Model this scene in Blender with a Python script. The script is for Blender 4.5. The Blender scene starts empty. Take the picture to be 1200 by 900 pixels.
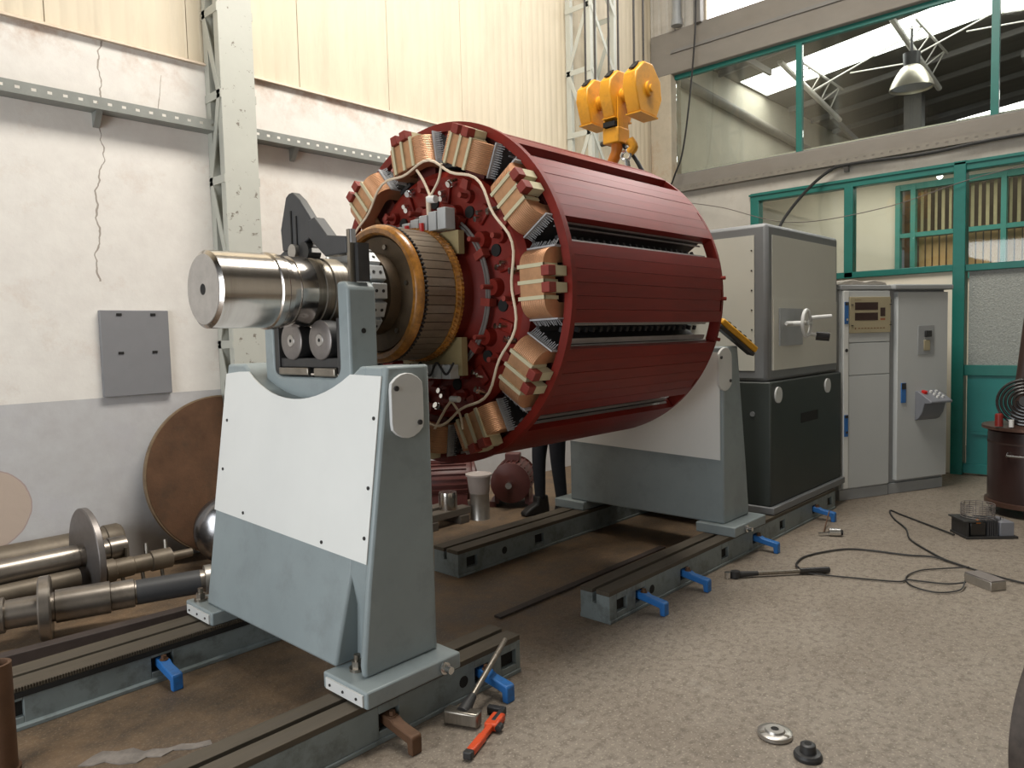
import bpy, math, random
from mathutils import Vector, Matrix
random.seed(7)
R = math.radians
pi = math.pi
SC = bpy.context.scene
COL = SC.collection

# ------------------------------------------------------------------ camera
cam_d = bpy.data.cameras.new('camera')
cam = bpy.data.objects.new('camera', cam_d)
COL.objects.link(cam)
yaw, pitch, roll = 0.750110913, -0.0648912753, -0.0255583015
cy, sy, cp, sp, cr, sr = math.cos(yaw), math.sin(yaw), math.cos(pitch), math.sin(pitch), math.cos(roll), math.sin(roll)
fw = Vector((cy*cp, sy*cp, sp)); rt = Vector((sy, -cy, 0)); up = rt.cross(fw)
rt2 = cr*rt + sr*up; up2 = -sr*rt + cr*up
m = Matrix((rt2, up2, -fw)).transposed().to_4x4()
m.translation = (0, 0, 1.6)
cam.matrix_world = m
cam_d.sensor_width = 36; cam_d.lens = 866.9/1200*36
cam_d.clip_start = 0.05; cam_d.clip_end = 200
SC.camera = cam

# ------------------------------------------------------------------ world and light
w = bpy.data.worlds.new('overcast_sky'); SC.world = w; w.use_nodes = True
w.node_tree.nodes['Background'].inputs[0].default_value = (0.95, 0.98, 1.0, 1)
w.node_tree.nodes['Background'].inputs[1].default_value = 0.12

def area(name, loc, target, sx, sy_, power, col=(1, 1, 1)):
    d = bpy.data.lights.new(name, 'AREA'); d.shape = 'RECTANGLE'; d.size = sx; d.size_y = sy_
    d.energy = power; d.color = col
    o = bpy.data.objects.new(name, d); COL.objects.link(o); o.location = loc
    o.rotation_euler = (Vector(target)-Vector(loc)).to_track_quat('-Z', 'Y').to_euler()
    return o
area('roof_skylight_light', (3.8, 2.6, 7.3), (3.9, 3.4, 0), 4.4, 1.5, 545, (1, 0.955, 0.87))
area('hall_door_light', (-3.6, 2.2, 1.9), (2.4, 0.6, 1.4), 4.5, 3.4, 285, (0.93, 0.97, 1.0))
area('office_fill', (10.15, 2.6, 3.6), (10.15, 2.7, 0), 1.2, 3.0, 42, (1, 0.95, 0.85))  # unseen fill added under the office ceiling to brighten the room

SC.view_settings.view_transform = 'Standard'
SC.view_settings.look = 'None'
SC.view_settings.gamma = 1
SC.view_settings.use_curve_mapping = False
SC.view_settings.exposure = 0.0

# ------------------------------------------------------------------ materials
def M(name, col, rough=0.55, metal=0.0, var=0.12, scale=6.0, bump=0.0, bscale=60.0, spec=0.4, dark=None, darkamt=0.0, dscale=3.0, stretch=None, coat=0.0, dth=(0.5, 0.68)):
    m = bpy.data.materials.new(name); m.use_nodes = True
    nt = m.node_tree; N = nt.nodes; L = nt.links
    b = N['Principled BSDF']
    b.inputs['Roughness'].default_value = rough; b.inputs['Metallic'].default_value = metal
    b.inputs['Specular IOR Level'].default_value = spec
    if coat: b.inputs['Coat Weight'].default_value = coat; b.inputs['Coat Roughness'].default_value = 0.25
    tc = N.new('ShaderNodeTexCoord'); co = tc.outputs['Object']
    if stretch:
        mp = N.new('ShaderNodeMapping'); mp.inputs['Scale'].default_value = stretch
        L.new(co, mp.inputs[0]); co = mp.outputs[0]
    nz = N.new('ShaderNodeTexNoise'); nz.inputs['Scale'].default_value = scale; nz.inputs['Detail'].default_value = 6
    nz.inputs['Roughness'].default_value = 0.65
    L.new(co, nz.inputs['Vector'])
    rp = N.new('ShaderNodeValToRGB')
    rp.color_ramp.elements[0].position = 0.3; rp.color_ramp.elements[1].position = 0.7
    c0 = [max(0, c*(1-var)) for c in col]; c1 = [min(1, c*(1+var)) for c in col]
    rp.color_ramp.elements[0].color = (*c0, 1); rp.color_ramp.elements[1].color = (*c1, 1)
    L.new(nz.outputs['Fac'], rp.inputs[0]); cout = rp.outputs[0]
    if dark:
        n2 = N.new('ShaderNodeTexNoise'); n2.inputs['Scale'].default_value = dscale; n2.inputs['Detail'].default_value = 8
        n2.inputs['Roughness'].default_value = 0.7
        L.new(co, n2.inputs['Vector'])
        mr = N.new('ShaderNodeMapRange'); mr.inputs[1].default_value = dth[0]; mr.inputs[2].default_value = dth[1]
        mr.inputs[4].default_value = darkamt
        L.new(n2.outputs['Fac'], mr.inputs[0])
        mx = N.new('ShaderNodeMix'); mx.data_type = 'RGBA'
        L.new(mr.outputs[0], mx.inputs[0]); L.new(cout, mx.inputs[6]); mx.inputs[7].default_value = (*dark, 1)
        cout = mx.outputs[2]
    L.new(cout, b.inputs['Base Color'])
    if bump:
        n3 = N.new('ShaderNodeTexNoise'); n3.inputs['Scale'].default_value = bscale; n3.inputs['Detail'].default_value = 4
        L.new(co, n3.inputs['Vector'])
        bp = N.new('ShaderNodeBump'); bp.inputs['Strength'].default_value = bump; bp.inputs['Distance'].default_value = 0.01
        L.new(n3.outputs['Fac'], bp.inputs['Height']); L.new(bp.outputs[0], b.inputs['Normal'])
    return m

def math_n(N, L, op, a, b=None, c=None):
    n = N.new('ShaderNodeMath'); n.operation = op
    for i, v in enumerate((a, b, c)):
        if v is None: continue
        if isinstance(v, (int, float)): n.inputs[i].default_value = v
        else: L.new(v, n.inputs[i])
    return n.outputs[0]
def mixc(N, L, f, a, b):
    n = N.new('ShaderNodeMix'); n.data_type = 'RGBA'
    if isinstance(f, (int, float)): n.inputs[0].default_value = f
    else: L.new(f, n.inputs[0])
    for i, v in ((6, a), (7, b)):
        if isinstance(v, tuple): n.inputs[i].default_value = (*v, 1)
        else: L.new(v, n.inputs[i])
    return n.outputs[2]
def noise(N, L, co, scale, detail=5, rough=0.6):
    n = N.new('ShaderNodeTexNoise'); n.inputs['Scale'].default_value = scale; n.inputs['Detail'].default_value = detail
    n.inputs['Roughness'].default_value = rough
    L.new(co, n.inputs['Vector']); return n.outputs['Fac']
def rng(N, L, v, a, b, c=0.0, d=1.0):
    n = N.new('ShaderNodeMapRange'); n.inputs[1].default_value = a; n.inputs[2].default_value = b
    n.inputs[3].default_value = c; n.inputs[4].default_value = d
    L.new(v, n.inputs[0]); return n.outputs[0]

def plaster_wall():
    m = bpy.data.materials.new('wall_plaster'); m.use_nodes = True
    N = m.node_tree.nodes; L = m.node_tree.links; b = N['Principled BSDF']
    b.inputs['Roughness'].default_value = 0.85
    g = N.new('ShaderNodeNewGeometry'); P = g.outputs['Position']
    s = N.new('ShaderNodeSeparateXYZ'); L.new(P, s.inputs[0]); X, Z = s.outputs[0], s.outputs[2]
    wob = noise(N, L, P, 1.5, 5)
    fine = noise(N, L, P, 9, 7)
    white = mixc(N, L, rng(N, L, fine, 0.35, 0.7), (0.80, 0.765, 0.715), (0.745, 0.705, 0.66))
    stain = noise(N, L, P, 2.3, 8, 0.75)
    white = mixc(N, L, rng(N, L, stain, 0.54, 0.72, 0, 0.5), white, (0.60, 0.48, 0.40))
    grey = mixc(N, L, rng(N, L, fine, 0.3, 0.7), (0.53, 0.525, 0.525), (0.48, 0.465, 0.465))
    grey = mixc(N, L, rng(N, L, stain, 0.5, 0.7, 0, 0.5), grey, (0.48, 0.47, 0.50))
    edge = math_n(N, L, 'MULTIPLY', wob, 0.006)
    dz = math_n(N, L, 'ADD', Z, edge)
    c = mixc(N, L, math_n(N, L, 'LESS_THAN', dz, 1.245), white, grey)
    # bare plaster patch in the painted dado
    px = math_n(N, L, 'DIVIDE', math_n(N, L, 'SUBTRACT', X, 1.10), 0.25)
    pz = math_n(N, L, 'DIVIDE', math_n(N, L, 'SUBTRACT', Z, 0.58), 0.26)
    d2 = math_n(N, L, 'ADD', math_n(N, L, 'MULTIPLY', px, px), math_n(N, L, 'MULTIPLY', pz, pz))
    d2 = math_n(N, L, 'ADD', d2, math_n(N, L, 'MULTIPLY', wob, 0.7))
    c = mixc(N, L, rng(N, L, d2, 1.26, 1.32, 1, 0), c, (0.50, 0.40, 0.33))
    ring = math_n(N, L, 'COMPARE', d2, 1.31, 0.03)
    c = mixc(N, L, math_n(N, L, 'MULTIPLY', ring, 0.6), c, (0.36, 0.22, 0.19))
    # the long crack and a short one
    cn = N.new('ShaderNodeCombineXYZ'); L.new(math_n(N, L, 'MULTIPLY', Z, 3.2), cn.inputs[2])
    n1 = noise(N, L, cn.outputs[0], 0.9, 3.5, 0.55)
    for x0, slope, z0, z1, wd, amp in ((1.89, 0.06, 2.05, 3.72, 0.0055, 0.26), (2.24, 0.16, 3.28, 3.56, 0.0025, 0.05)):
        line = math_n(N, L, 'ADD', math_n(N, L, 'MULTIPLY', math_n(N, L, 'SUBTRACT', Z, 2.9), slope), x0)
        line = math_n(N, L, 'ADD', line, math_n(N, L, 'MULTIPLY', math_n(N, L, 'SUBTRACT', n1, 0.5), amp))
        dd = math_n(N, L, 'ABSOLUTE', math_n(N, L, 'SUBTRACT', X, line))
        thin = math_n(N, L, 'MULTIPLY', rng(N, L, fine, 0.3, 0.65, 0.35, 1.4), wd)
        k = math_n(N, L, 'LESS_THAN', dd, thin)
        k = math_n(N, L, 'MULTIPLY', k, math_n(N, L, 'GREATER_THAN', Z, z0))
        k = math_n(N, L, 'MULTIPLY', k, math_n(N, L, 'LESS_THAN', Z, z1))
        c = mixc(N, L, math_n(N, L, 'MULTIPLY', k, 0.7), c, (0.20, 0.15, 0.11))
    # rust run-off just under the ledge
    rz = rng(N, L, Z, 3.45, 3.70)
    c = mixc(N, L, math_n(N, L, 'MULTIPLY', rz, rng(N, L, noise(N, L, P, 3.5, 7, 0.7), 0.45, 0.68, 0, 0.95)), c, (0.45, 0.28, 0.18))
    L.new(c, b.inputs['Base Color'])
    bp = N.new('ShaderNodeBump'); bp.inputs['Strength'].default_value = 0.25; bp.inputs['Distance'].default_value = 0.01
    L.new(noise(N, L, P, 14, 6), bp.inputs['Height']); L.new(bp.outputs[0], b.inputs['Normal'])
    return m

def floor_mat():
    m = bpy.data.materials.new('floor_concrete'); m.use_nodes = True
    N = m.node_tree.nodes; L = m.node_tree.links; b = N['Principled BSDF']
    b.inputs['Roughness'].default_value = 0.62
    g = N.new('ShaderNodeNewGeometry'); P = g.outputs['Position']
    s = N.new('ShaderNodeSeparateXYZ'); L.new(P, s.inputs[0])
    a = noise(N, L, P, 1.1, 6, 0.6); f = noise(N, L, P, 26, 6, 0.7); k = noise(N, L, P, 4, 8, 0.75); sp_ = noise(N, L, P, 90, 3, 0.6)
    c = mixc(N, L, rng(N, L, a, 0.35, 0.65), (0.185, 0.152, 0.118), (0.240, 0.205, 0.165))
    c = mixc(N, L, rng(N, L, f, 0.47, 0.62, 0, 0.62), c, (0.085, 0.064, 0.048))
    c = mixc(N, L, rng(N, L, sp_, 0.57, 0.66, 0, 0.55), c, (0.44, 0.38, 0.31))
    c = mixc(N, L, rng(N, L, k, 0.60, 0.74, 0, 0.65), c, (0.31, 0.285, 0.245))
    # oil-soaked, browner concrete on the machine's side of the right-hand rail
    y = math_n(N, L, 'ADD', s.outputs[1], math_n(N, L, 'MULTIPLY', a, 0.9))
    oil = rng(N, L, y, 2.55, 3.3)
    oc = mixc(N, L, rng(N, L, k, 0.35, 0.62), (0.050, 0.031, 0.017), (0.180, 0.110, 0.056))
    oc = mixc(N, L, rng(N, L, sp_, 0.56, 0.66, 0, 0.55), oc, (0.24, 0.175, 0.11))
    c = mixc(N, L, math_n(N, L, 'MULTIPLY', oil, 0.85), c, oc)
    L.new(c, b.inputs['Base Color'])
    bp = N.new('ShaderNodeBump'); bp.inputs['Strength'].default_value = 0.3; bp.inputs['Distance'].default_value = 0.01
    L.new(f, bp.inputs['Height']); L.new(bp.outputs[0], b.inputs['Normal'])
    L.new(rng(N, L, k, 0.3, 0.7, 0.5, 0.75), b.inputs['Roughness'])
    return m

def copper_mat(name, base, stripes):
    m = bpy.data.materials.new(name); m.use_nodes = True
    N = m.node_tree.nodes; L = m.node_tree.links; b = N['Principled BSDF']
    b.inputs['Metallic'].default_value = 0.45; b.inputs['Roughness'].default_value = 0.42
    tc = N.new('ShaderNodeTexCoord'); co = tc.outputs['Object']
    s = N.new('ShaderNodeSeparateXYZ'); L.new(co, s.inputs[0])
    v = math_n(N, L, 'SINE', math_n(N, L, 'MULTIPLY', s.outputs[2], stripes))
    n = noise(N, L, co, 9, 5)
    c = mixc(N, L, rng(N, L, n, 0.3, 0.7), base, tuple(x*0.72 for x in base))
    c = mixc(N, L, rng(N, L, v, -1, -0.35, 0.45, 0), c, tuple(x*0.42 for x in base))
    L.new(c, b.inputs['Base Color'])
    bp = N.new('ShaderNodeBump'); bp.inputs['Strength'].default_value = 0.5; bp.inputs['Distance'].default_value = 0.004
    L.new(v, bp.inputs['Height']); L.new(bp.outputs[0], b.inputs['Normal'])
    return m

def glass_mat(name, rough=0.0, tint=(0.92, 0.95, 0.93), bump=0.0, mixv=0.88):
    m = bpy.data.materials.new(name); m.use_nodes = True
    N = m.node_tree.nodes; L = m.node_tree.links
    N.remove(N['Principled BSDF']); out = N['Material Output']
    tr = N.new('ShaderNodeBsdfTransparent'); tr.inputs[0].default_value = (*tint, 1)
    gl = N.new('ShaderNodeBsdfGlossy'); gl.inputs['Roughness'].default_value = 0.03
    fr = N.new('ShaderNodeFresnel'); fr.inputs[0].default_value = 1.5
    mx = N.new('ShaderNodeMixShader'); L.new(fr.outputs[0], mx.inputs[0]); L.new(tr.outputs[0], mx.inputs[1]); L.new(gl.outputs[0], mx.inputs[2])
    L.new(mx.outputs[0], out.inputs[0]); return m

def emis(name, col, st):
    m = bpy.data.materials.new(name); m.use_nodes = True
    b = m.node_tree.nodes['Principled BSDF']
    b.inputs['Base Color'].default_value = (*col, 1)
    b.inputs['Emission Color'].default_value = (*col, 1); b.inputs['Emission Strength'].default_value = st
    return m

MT = dict(
    wall=plaster_wall(), floor=floor_mat(),
    cladding=M('cream_cladding', (0.685, 0.60, 0.46), 0.6, var=0.05, scale=2, dark=(0.50, 0.43, 0.33), darkamt=0.35, dscale=2.2, stretch=(3, 3, 0.5)),
    ledge=M('ledge_plaster', (0.60, 0.50, 0.40), 0.8, var=0.15, scale=5, dark=(0.38, 0.24, 0.16), darkamt=0.55, dscale=5),
    greywall=M('pale_grey_wall', (0.50, 0.47, 0.42), 0.75, var=0.08, scale=3, dark=(0.34, 0.29, 0.24), darkamt=0.4, dscale=4),
    beam=M('beam_plaster', (0.225, 0.205, 0.18), 0.8, var=0.06, scale=3, dark=(0.21, 0.18, 0.15), darkamt=0.4, dscale=2.5, stretch=(1, 0.8, 2)),
    pillar=M('stained_pillar', (0.46, 0.40, 0.31), 0.8, var=0.15, scale=3, dark=(0.30, 0.18, 0.10), darkamt=0.6, dscale=3),
    creamwall=M('office_wall', (0.74, 0.69, 0.58), 0.8, var=0.04, scale=2),
    teal=M('green_enamel', (0.012, 0.145, 0.122), 0.38, var=0.10, scale=6),
    tealpanel=M('turquoise_sheet', (0.013, 0.170, 0.160), 0.42, var=0.10, scale=3),
    tealin=M('pale_green_enamel', (0.06, 0.27, 0.235), 0.5, var=0.06),
    glass=glass_mat('window_glass'),
    frosted=M('frosted_glass', (0.27, 0.285, 0.265), 0.35, var=0.2, scale=60, bump=0.7, bscale=70, spec=0.6),
    blind=M('cream_blind', (0.52, 0.44, 0.26), 0.7, var=0.10, scale=8),
    blindlow=M('tan_blind', (0.55, 0.36, 0.17), 0.7, var=0.10, scale=8),
    darkroom=M('dark_room', (0.16, 0.12, 0.085), 0.8),
    roof=M('roof_sheet', (0.125, 0.118, 0.10), 0.7, var=0.12, scale=2, stretch=(4, 0.4, 1)),
    truss=M('truss_paint', (0.52, 0.50, 0.46), 0.5, var=0.08),
    truss2=M('pipe_paint', (0.21, 0.19, 0.16), 0.65, var=0.1), hallwall=M('hall_wall', (0.50, 0.46, 0.37), 0.8, var=0.08, scale=2), trussdark=M('dark_truss_paint', (0.20, 0.19, 0.18), 0.6, var=0.08),  # trussdark: deeper grey paint for purlins, rafters and trims
    skylight=emis('skylight_sheet', (1, 0.99, 0.96), 7.5), clerestory=emis('clerestory_sky', (1, 0.99, 0.97), 4.5),
    column=M('column_paint', (0.48, 0.485, 0.43), 0.5, var=0.05, scale=4, dark=(0.17, 0.14, 0.11), darkamt=0.0),
    column_sp=M('column_paint_chipped', (0.52, 0.525, 0.47), 0.5, var=0.04, scale=4, dark=(0.16, 0.13, 0.10), darkamt=0.8, dscale=15, dth=(0.605, 0.625)),
    galv=M('galvanised_tray', (0.30, 0.31, 0.29), 0.45, metal=0.4, var=0.10, scale=9),
    panelgrey=M('grey_panel_paint', (0.225, 0.225, 0.235), 0.5, var=0.04),
    greyblue=M('machine_grey', (0.238, 0.276, 0.283), 0.40, var=0.07, scale=2.5, dark=(0.14, 0.15, 0.15), darkamt=0.35, dscale=4),
    rail=M('rail_grey', (0.185, 0.215, 0.215), 0.45, var=0.12, scale=5, dark=(0.06, 0.06, 0.055), darkamt=0.65, dscale=7),
    railtop=M('rail_top_worn', (0.075, 0.060, 0.042), 0.7, metal=0.0, var=0.25, scale=12, dark=(0.06, 0.05, 0.04), darkamt=0.7, dscale=6, stretch=(0.4, 3, 3)),
    slot=M('slot_dark', (0.012, 0.011, 0.010), 0.8),
    white=M('panel_white', (0.68, 0.685, 0.66), 0.42, var=0.025, scale=2.5),
    platewhite=M('cover_white', (0.56, 0.56, 0.545), 0.35, var=0.03),
    drivegrey=M('drive_grey', (0.034, 0.040, 0.036), 0.5, var=0.06),
    drivefr=M('drive_frame_grey', (0.175, 0.180, 0.185), 0.45, var=0.04),
    drivepan=M('drive_panel', (0.55, 0.54, 0.48), 0.42, var=0.03, scale=2),
    cab=M('cabinet_paint', (0.48, 0.495, 0.49), 0.45, var=0.03, scale=2),
    cabgrey=M('cabinet_grey', (0.31, 0.32, 0.325), 0.45, var=0.05),
    console=M('console_grey', (0.175, 0.18, 0.20), 0.4, var=0.05),
    beige=M('instrument_beige', (0.36, 0.31, 0.20), 0.5, var=0.05),
    display=M('dark_display', (0.035, 0.018, 0.015), 0.25),
    black=M('black_steel', (0.028, 0.027, 0.027), 0.45, var=0.25, scale=10),
    armblack=M('arm_black', (0.045, 0.045, 0.047), 0.5, var=0.15, scale=6),
    steel=M('turned_steel', (0.60, 0.56, 0.52), 0.19, metal=1.0, var=0.06, scale=5, stretch=(12, 1, 1), dark=(0.33, 0.29, 0.25), darkamt=0.45, dscale=2.5), oldsteel=M('stored_steel', (0.27, 0.24, 0.21), 0.34, metal=0.9, var=0.2, scale=6, dark=(0.12, 0.10, 0.08), darkamt=0.6, dscale=4),
    steeldark=M('oiled_steel', (0.26, 0.235, 0.20), 0.33, metal=0.9, var=0.20, scale=8, stretch=(20, 1, 1)),
    endface=M('shaft_end_steel', (0.44, 0.42, 0.40), 0.42, metal=0.85, var=0.12, scale=14),
    roller=M('roller_steel', (0.22, 0.20, 0.19), 0.42, metal=0.7, var=0.10, scale=20),
    chrome=M('bright_steel', (0.70, 0.70, 0.69), 0.22, metal=1.0, var=0.06),
    rust=M('rusty_steel', (0.118, 0.060, 0.032), 0.6, metal=0.25, var=0.25, scale=5, dark=(0.07, 0.045, 0.028), darkamt=0.75, dscale=4, bump=0.15),
    rustedge=M('rusty_edge', (0.22, 0.155, 0.095), 0.6, metal=0.2, var=0.25, scale=9),
    brownsteel=M('brown_tube_steel', (0.15, 0.122, 0.09), 0.5, metal=0.35, var=0.22, scale=6, dark=(0.09, 0.07, 0.05), darkamt=0.5, dscale=5),
    rimdark=M('dark_rim', (0.055, 0.042, 0.034), 0.6, var=0.35, scale=25), darkbeam=M('dark_beam_steel', (0.042, 0.030, 0.026), 0.65, var=0.3, scale=6),
    red=M('rotor_red', (0.170, 0.013, 0.007), 0.45, var=0.2, scale=5, spec=0.28, dark=(0.07, 0.008, 0.006), darkamt=0.5, dscale=4),
    redplank=M('rotor_red_slat', (0.170, 0.011, 0.006), 0.42, var=0.2, scale=4, spec=0.28, stretch=(0.6, 4, 4), coat=0.08),
    reddark=M('rotor_red_core', (0.075, 0.010, 0.007), 0.6, var=0.2, scale=5),
    redblock=M('spacer_red', (0.22, 0.030, 0.020), 0.55, var=0.15, scale=20),
    copper=copper_mat('copper_winding', (0.66, 0.34, 0.18), 640),
    copperflat=M('copper_bare', (0.50, 0.27, 0.14), 0.42, metal=0.45, var=0.15, scale=18),
    strip=M('fibreglass_strip', (0.52, 0.47, 0.31), 0.55, var=0.08),
    insul=M('insulation_grey', (0.36, 0.36, 0.37), 0.6, var=0.15, scale=20),
    fin=M('slot_fin', (0.03, 0.027, 0.027), 0.55, var=0.3, scale=30),
    steelstrip=M('slot_strip', (0.36, 0.34, 0.34), 0.35, metal=0.7, var=0.15),
    amber=M('amber_band', (0.36, 0.150, 0.025), 0.28, var=0.5, scale=22, coat=0.5, dark=(0.14, 0.06, 0.015), darkamt=0.6, dscale=7),
    bar=M('commutator_copper', (0.235, 0.185, 0.135), 0.42, metal=0.45, var=0.22, scale=9),
    face=M('commutator_face', (0.115, 0.078, 0.045), 0.5, metal=0.35, var=0.35, scale=5, dark=(0.055, 0.045, 0.035), darkamt=0.7, dscale=4),
    weight=M('balance_weight', (0.42, 0.44, 0.45), 0.42, metal=0.35, var=0.12, scale=20),
    cordscrap=M('pale_scrap', (0.20, 0.175, 0.155), 0.5, var=0.45, scale=9, bump=0.4, bscale=30), cord=M('cord_cream', (0.68, 0.56, 0.42), 0.7, var=0.10, scale=20),
    termwhite=M('terminal_white', (0.42, 0.43, 0.43), 0.5, var=0.08),
    termyel=M('terminal_board', (0.33, 0.26, 0.13), 0.55, var=0.15),
    cablegrey=M('grey_cable', (0.16, 0.14, 0.13), 0.45, var=0.2),
    yellow=M('crane_yellow', (0.66, 0.30, 0.018), 0.42, var=0.10, scale=5, dark=(0.32, 0.15, 0.02), darkamt=0.5, dscale=7),
    orange=M('hook_orange', (0.52, 0.16, 0.012), 0.45, var=0.15, scale=9),
    pendyel=M('pendant_yellow', (0.62, 0.31, 0.015), 0.4, var=0.05),
    rope=M('wire_rope', (0.06, 0.055, 0.05), 0.5, metal=0.3, var=0.2, scale=40),
    blue=M('clamp_blue', (0.025, 0.145, 0.42), 0.42, var=0.12, scale=12, dark=(0.04, 0.06, 0.10), darkamt=0.5, dscale=14),
    handleblue=M('handle_blue', (0.03, 0.13, 0.36), 0.35),
    wrench=M('wrench_red', (0.62, 0.075, 0.02), 0.4, var=0.10, scale=10, dark=(0.15, 0.03, 0.02), darkamt=0.4, dscale=14),
    stove=M('stove_enamel', (0.028, 0.013, 0.011), 0.32, var=0.2, scale=5, coat=0.3),
    stoverim=M('stove_rim', (0.11, 0.06, 0.045), 0.35, metal=0.5, var=0.2),
    pipe=M('stove_pipe', (0.040, 0.022, 0.017), 0.5, var=0.2),
    gloss=M('glossy_black', (0.016, 0.015, 0.015), 0.2, spec=0.6),
    redcan=M('can_red', (0.20, 0.02, 0.015), 0.35, var=0.2, scale=20),
    alu=M('cast_aluminium', (0.42, 0.40, 0.37), 0.35, metal=0.85, var=0.12, scale=16),
    dome=M('polished_dome', (0.27, 0.265, 0.27), 0.22, metal=0.95, var=0.12),
    wood=M('old_timber', (0.085, 0.07, 0.055), 0.75, var=0.25, scale=4, stretch=(0.4, 5, 5)),
    bucket=M('pale_plastic', (0.36, 0.31, 0.285), 0.4, var=0.06),
    motor=M('motor_red', (0.085, 0.026, 0.022), 0.45, var=0.18, scale=7),
    trousers=M('dark_trousers', (0.016, 0.017, 0.022), 0.85, var=0.2, scale=15),
    jacket=M('dark_jacket', (0.03, 0.034, 0.045), 0.85, var=0.2, scale=12),
    skin=M('skin', (0.42, 0.25, 0.17), 0.55, var=0.05),
    hair=M('dark_hair', (0.02, 0.015, 0.012), 0.6, var=0.2, scale=40),
    eye=M('eye_dark', (0.03, 0.02, 0.015), 0.2),
    boot=M('black_boot', (0.012, 0.011, 0.010), 0.55, var=0.2),
    lamp=M('lamp_aluminium', (0.50, 0.46, 0.38), 0.35, metal=0.7, var=0.08),
    bulb=emis('small_lamp', (1, 1, 1), 6.0),
    redbtn=M('red_button', (0.55, 0.02, 0.015), 0.35), whitebtn=M('white_button', (0.65, 0.65, 0.63), 0.35),
    plastic=M('dusty_sheet', (0.36, 0.33, 0.29), 0.6, var=0.25, scale=12, bump=0.5, bscale=20),
    tape=M('label_tape', (0.28, 0.10, 0.05), 0.5), print_=M('printed_brown', (0.19, 0.10, 0.045), 0.5),
)

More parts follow.
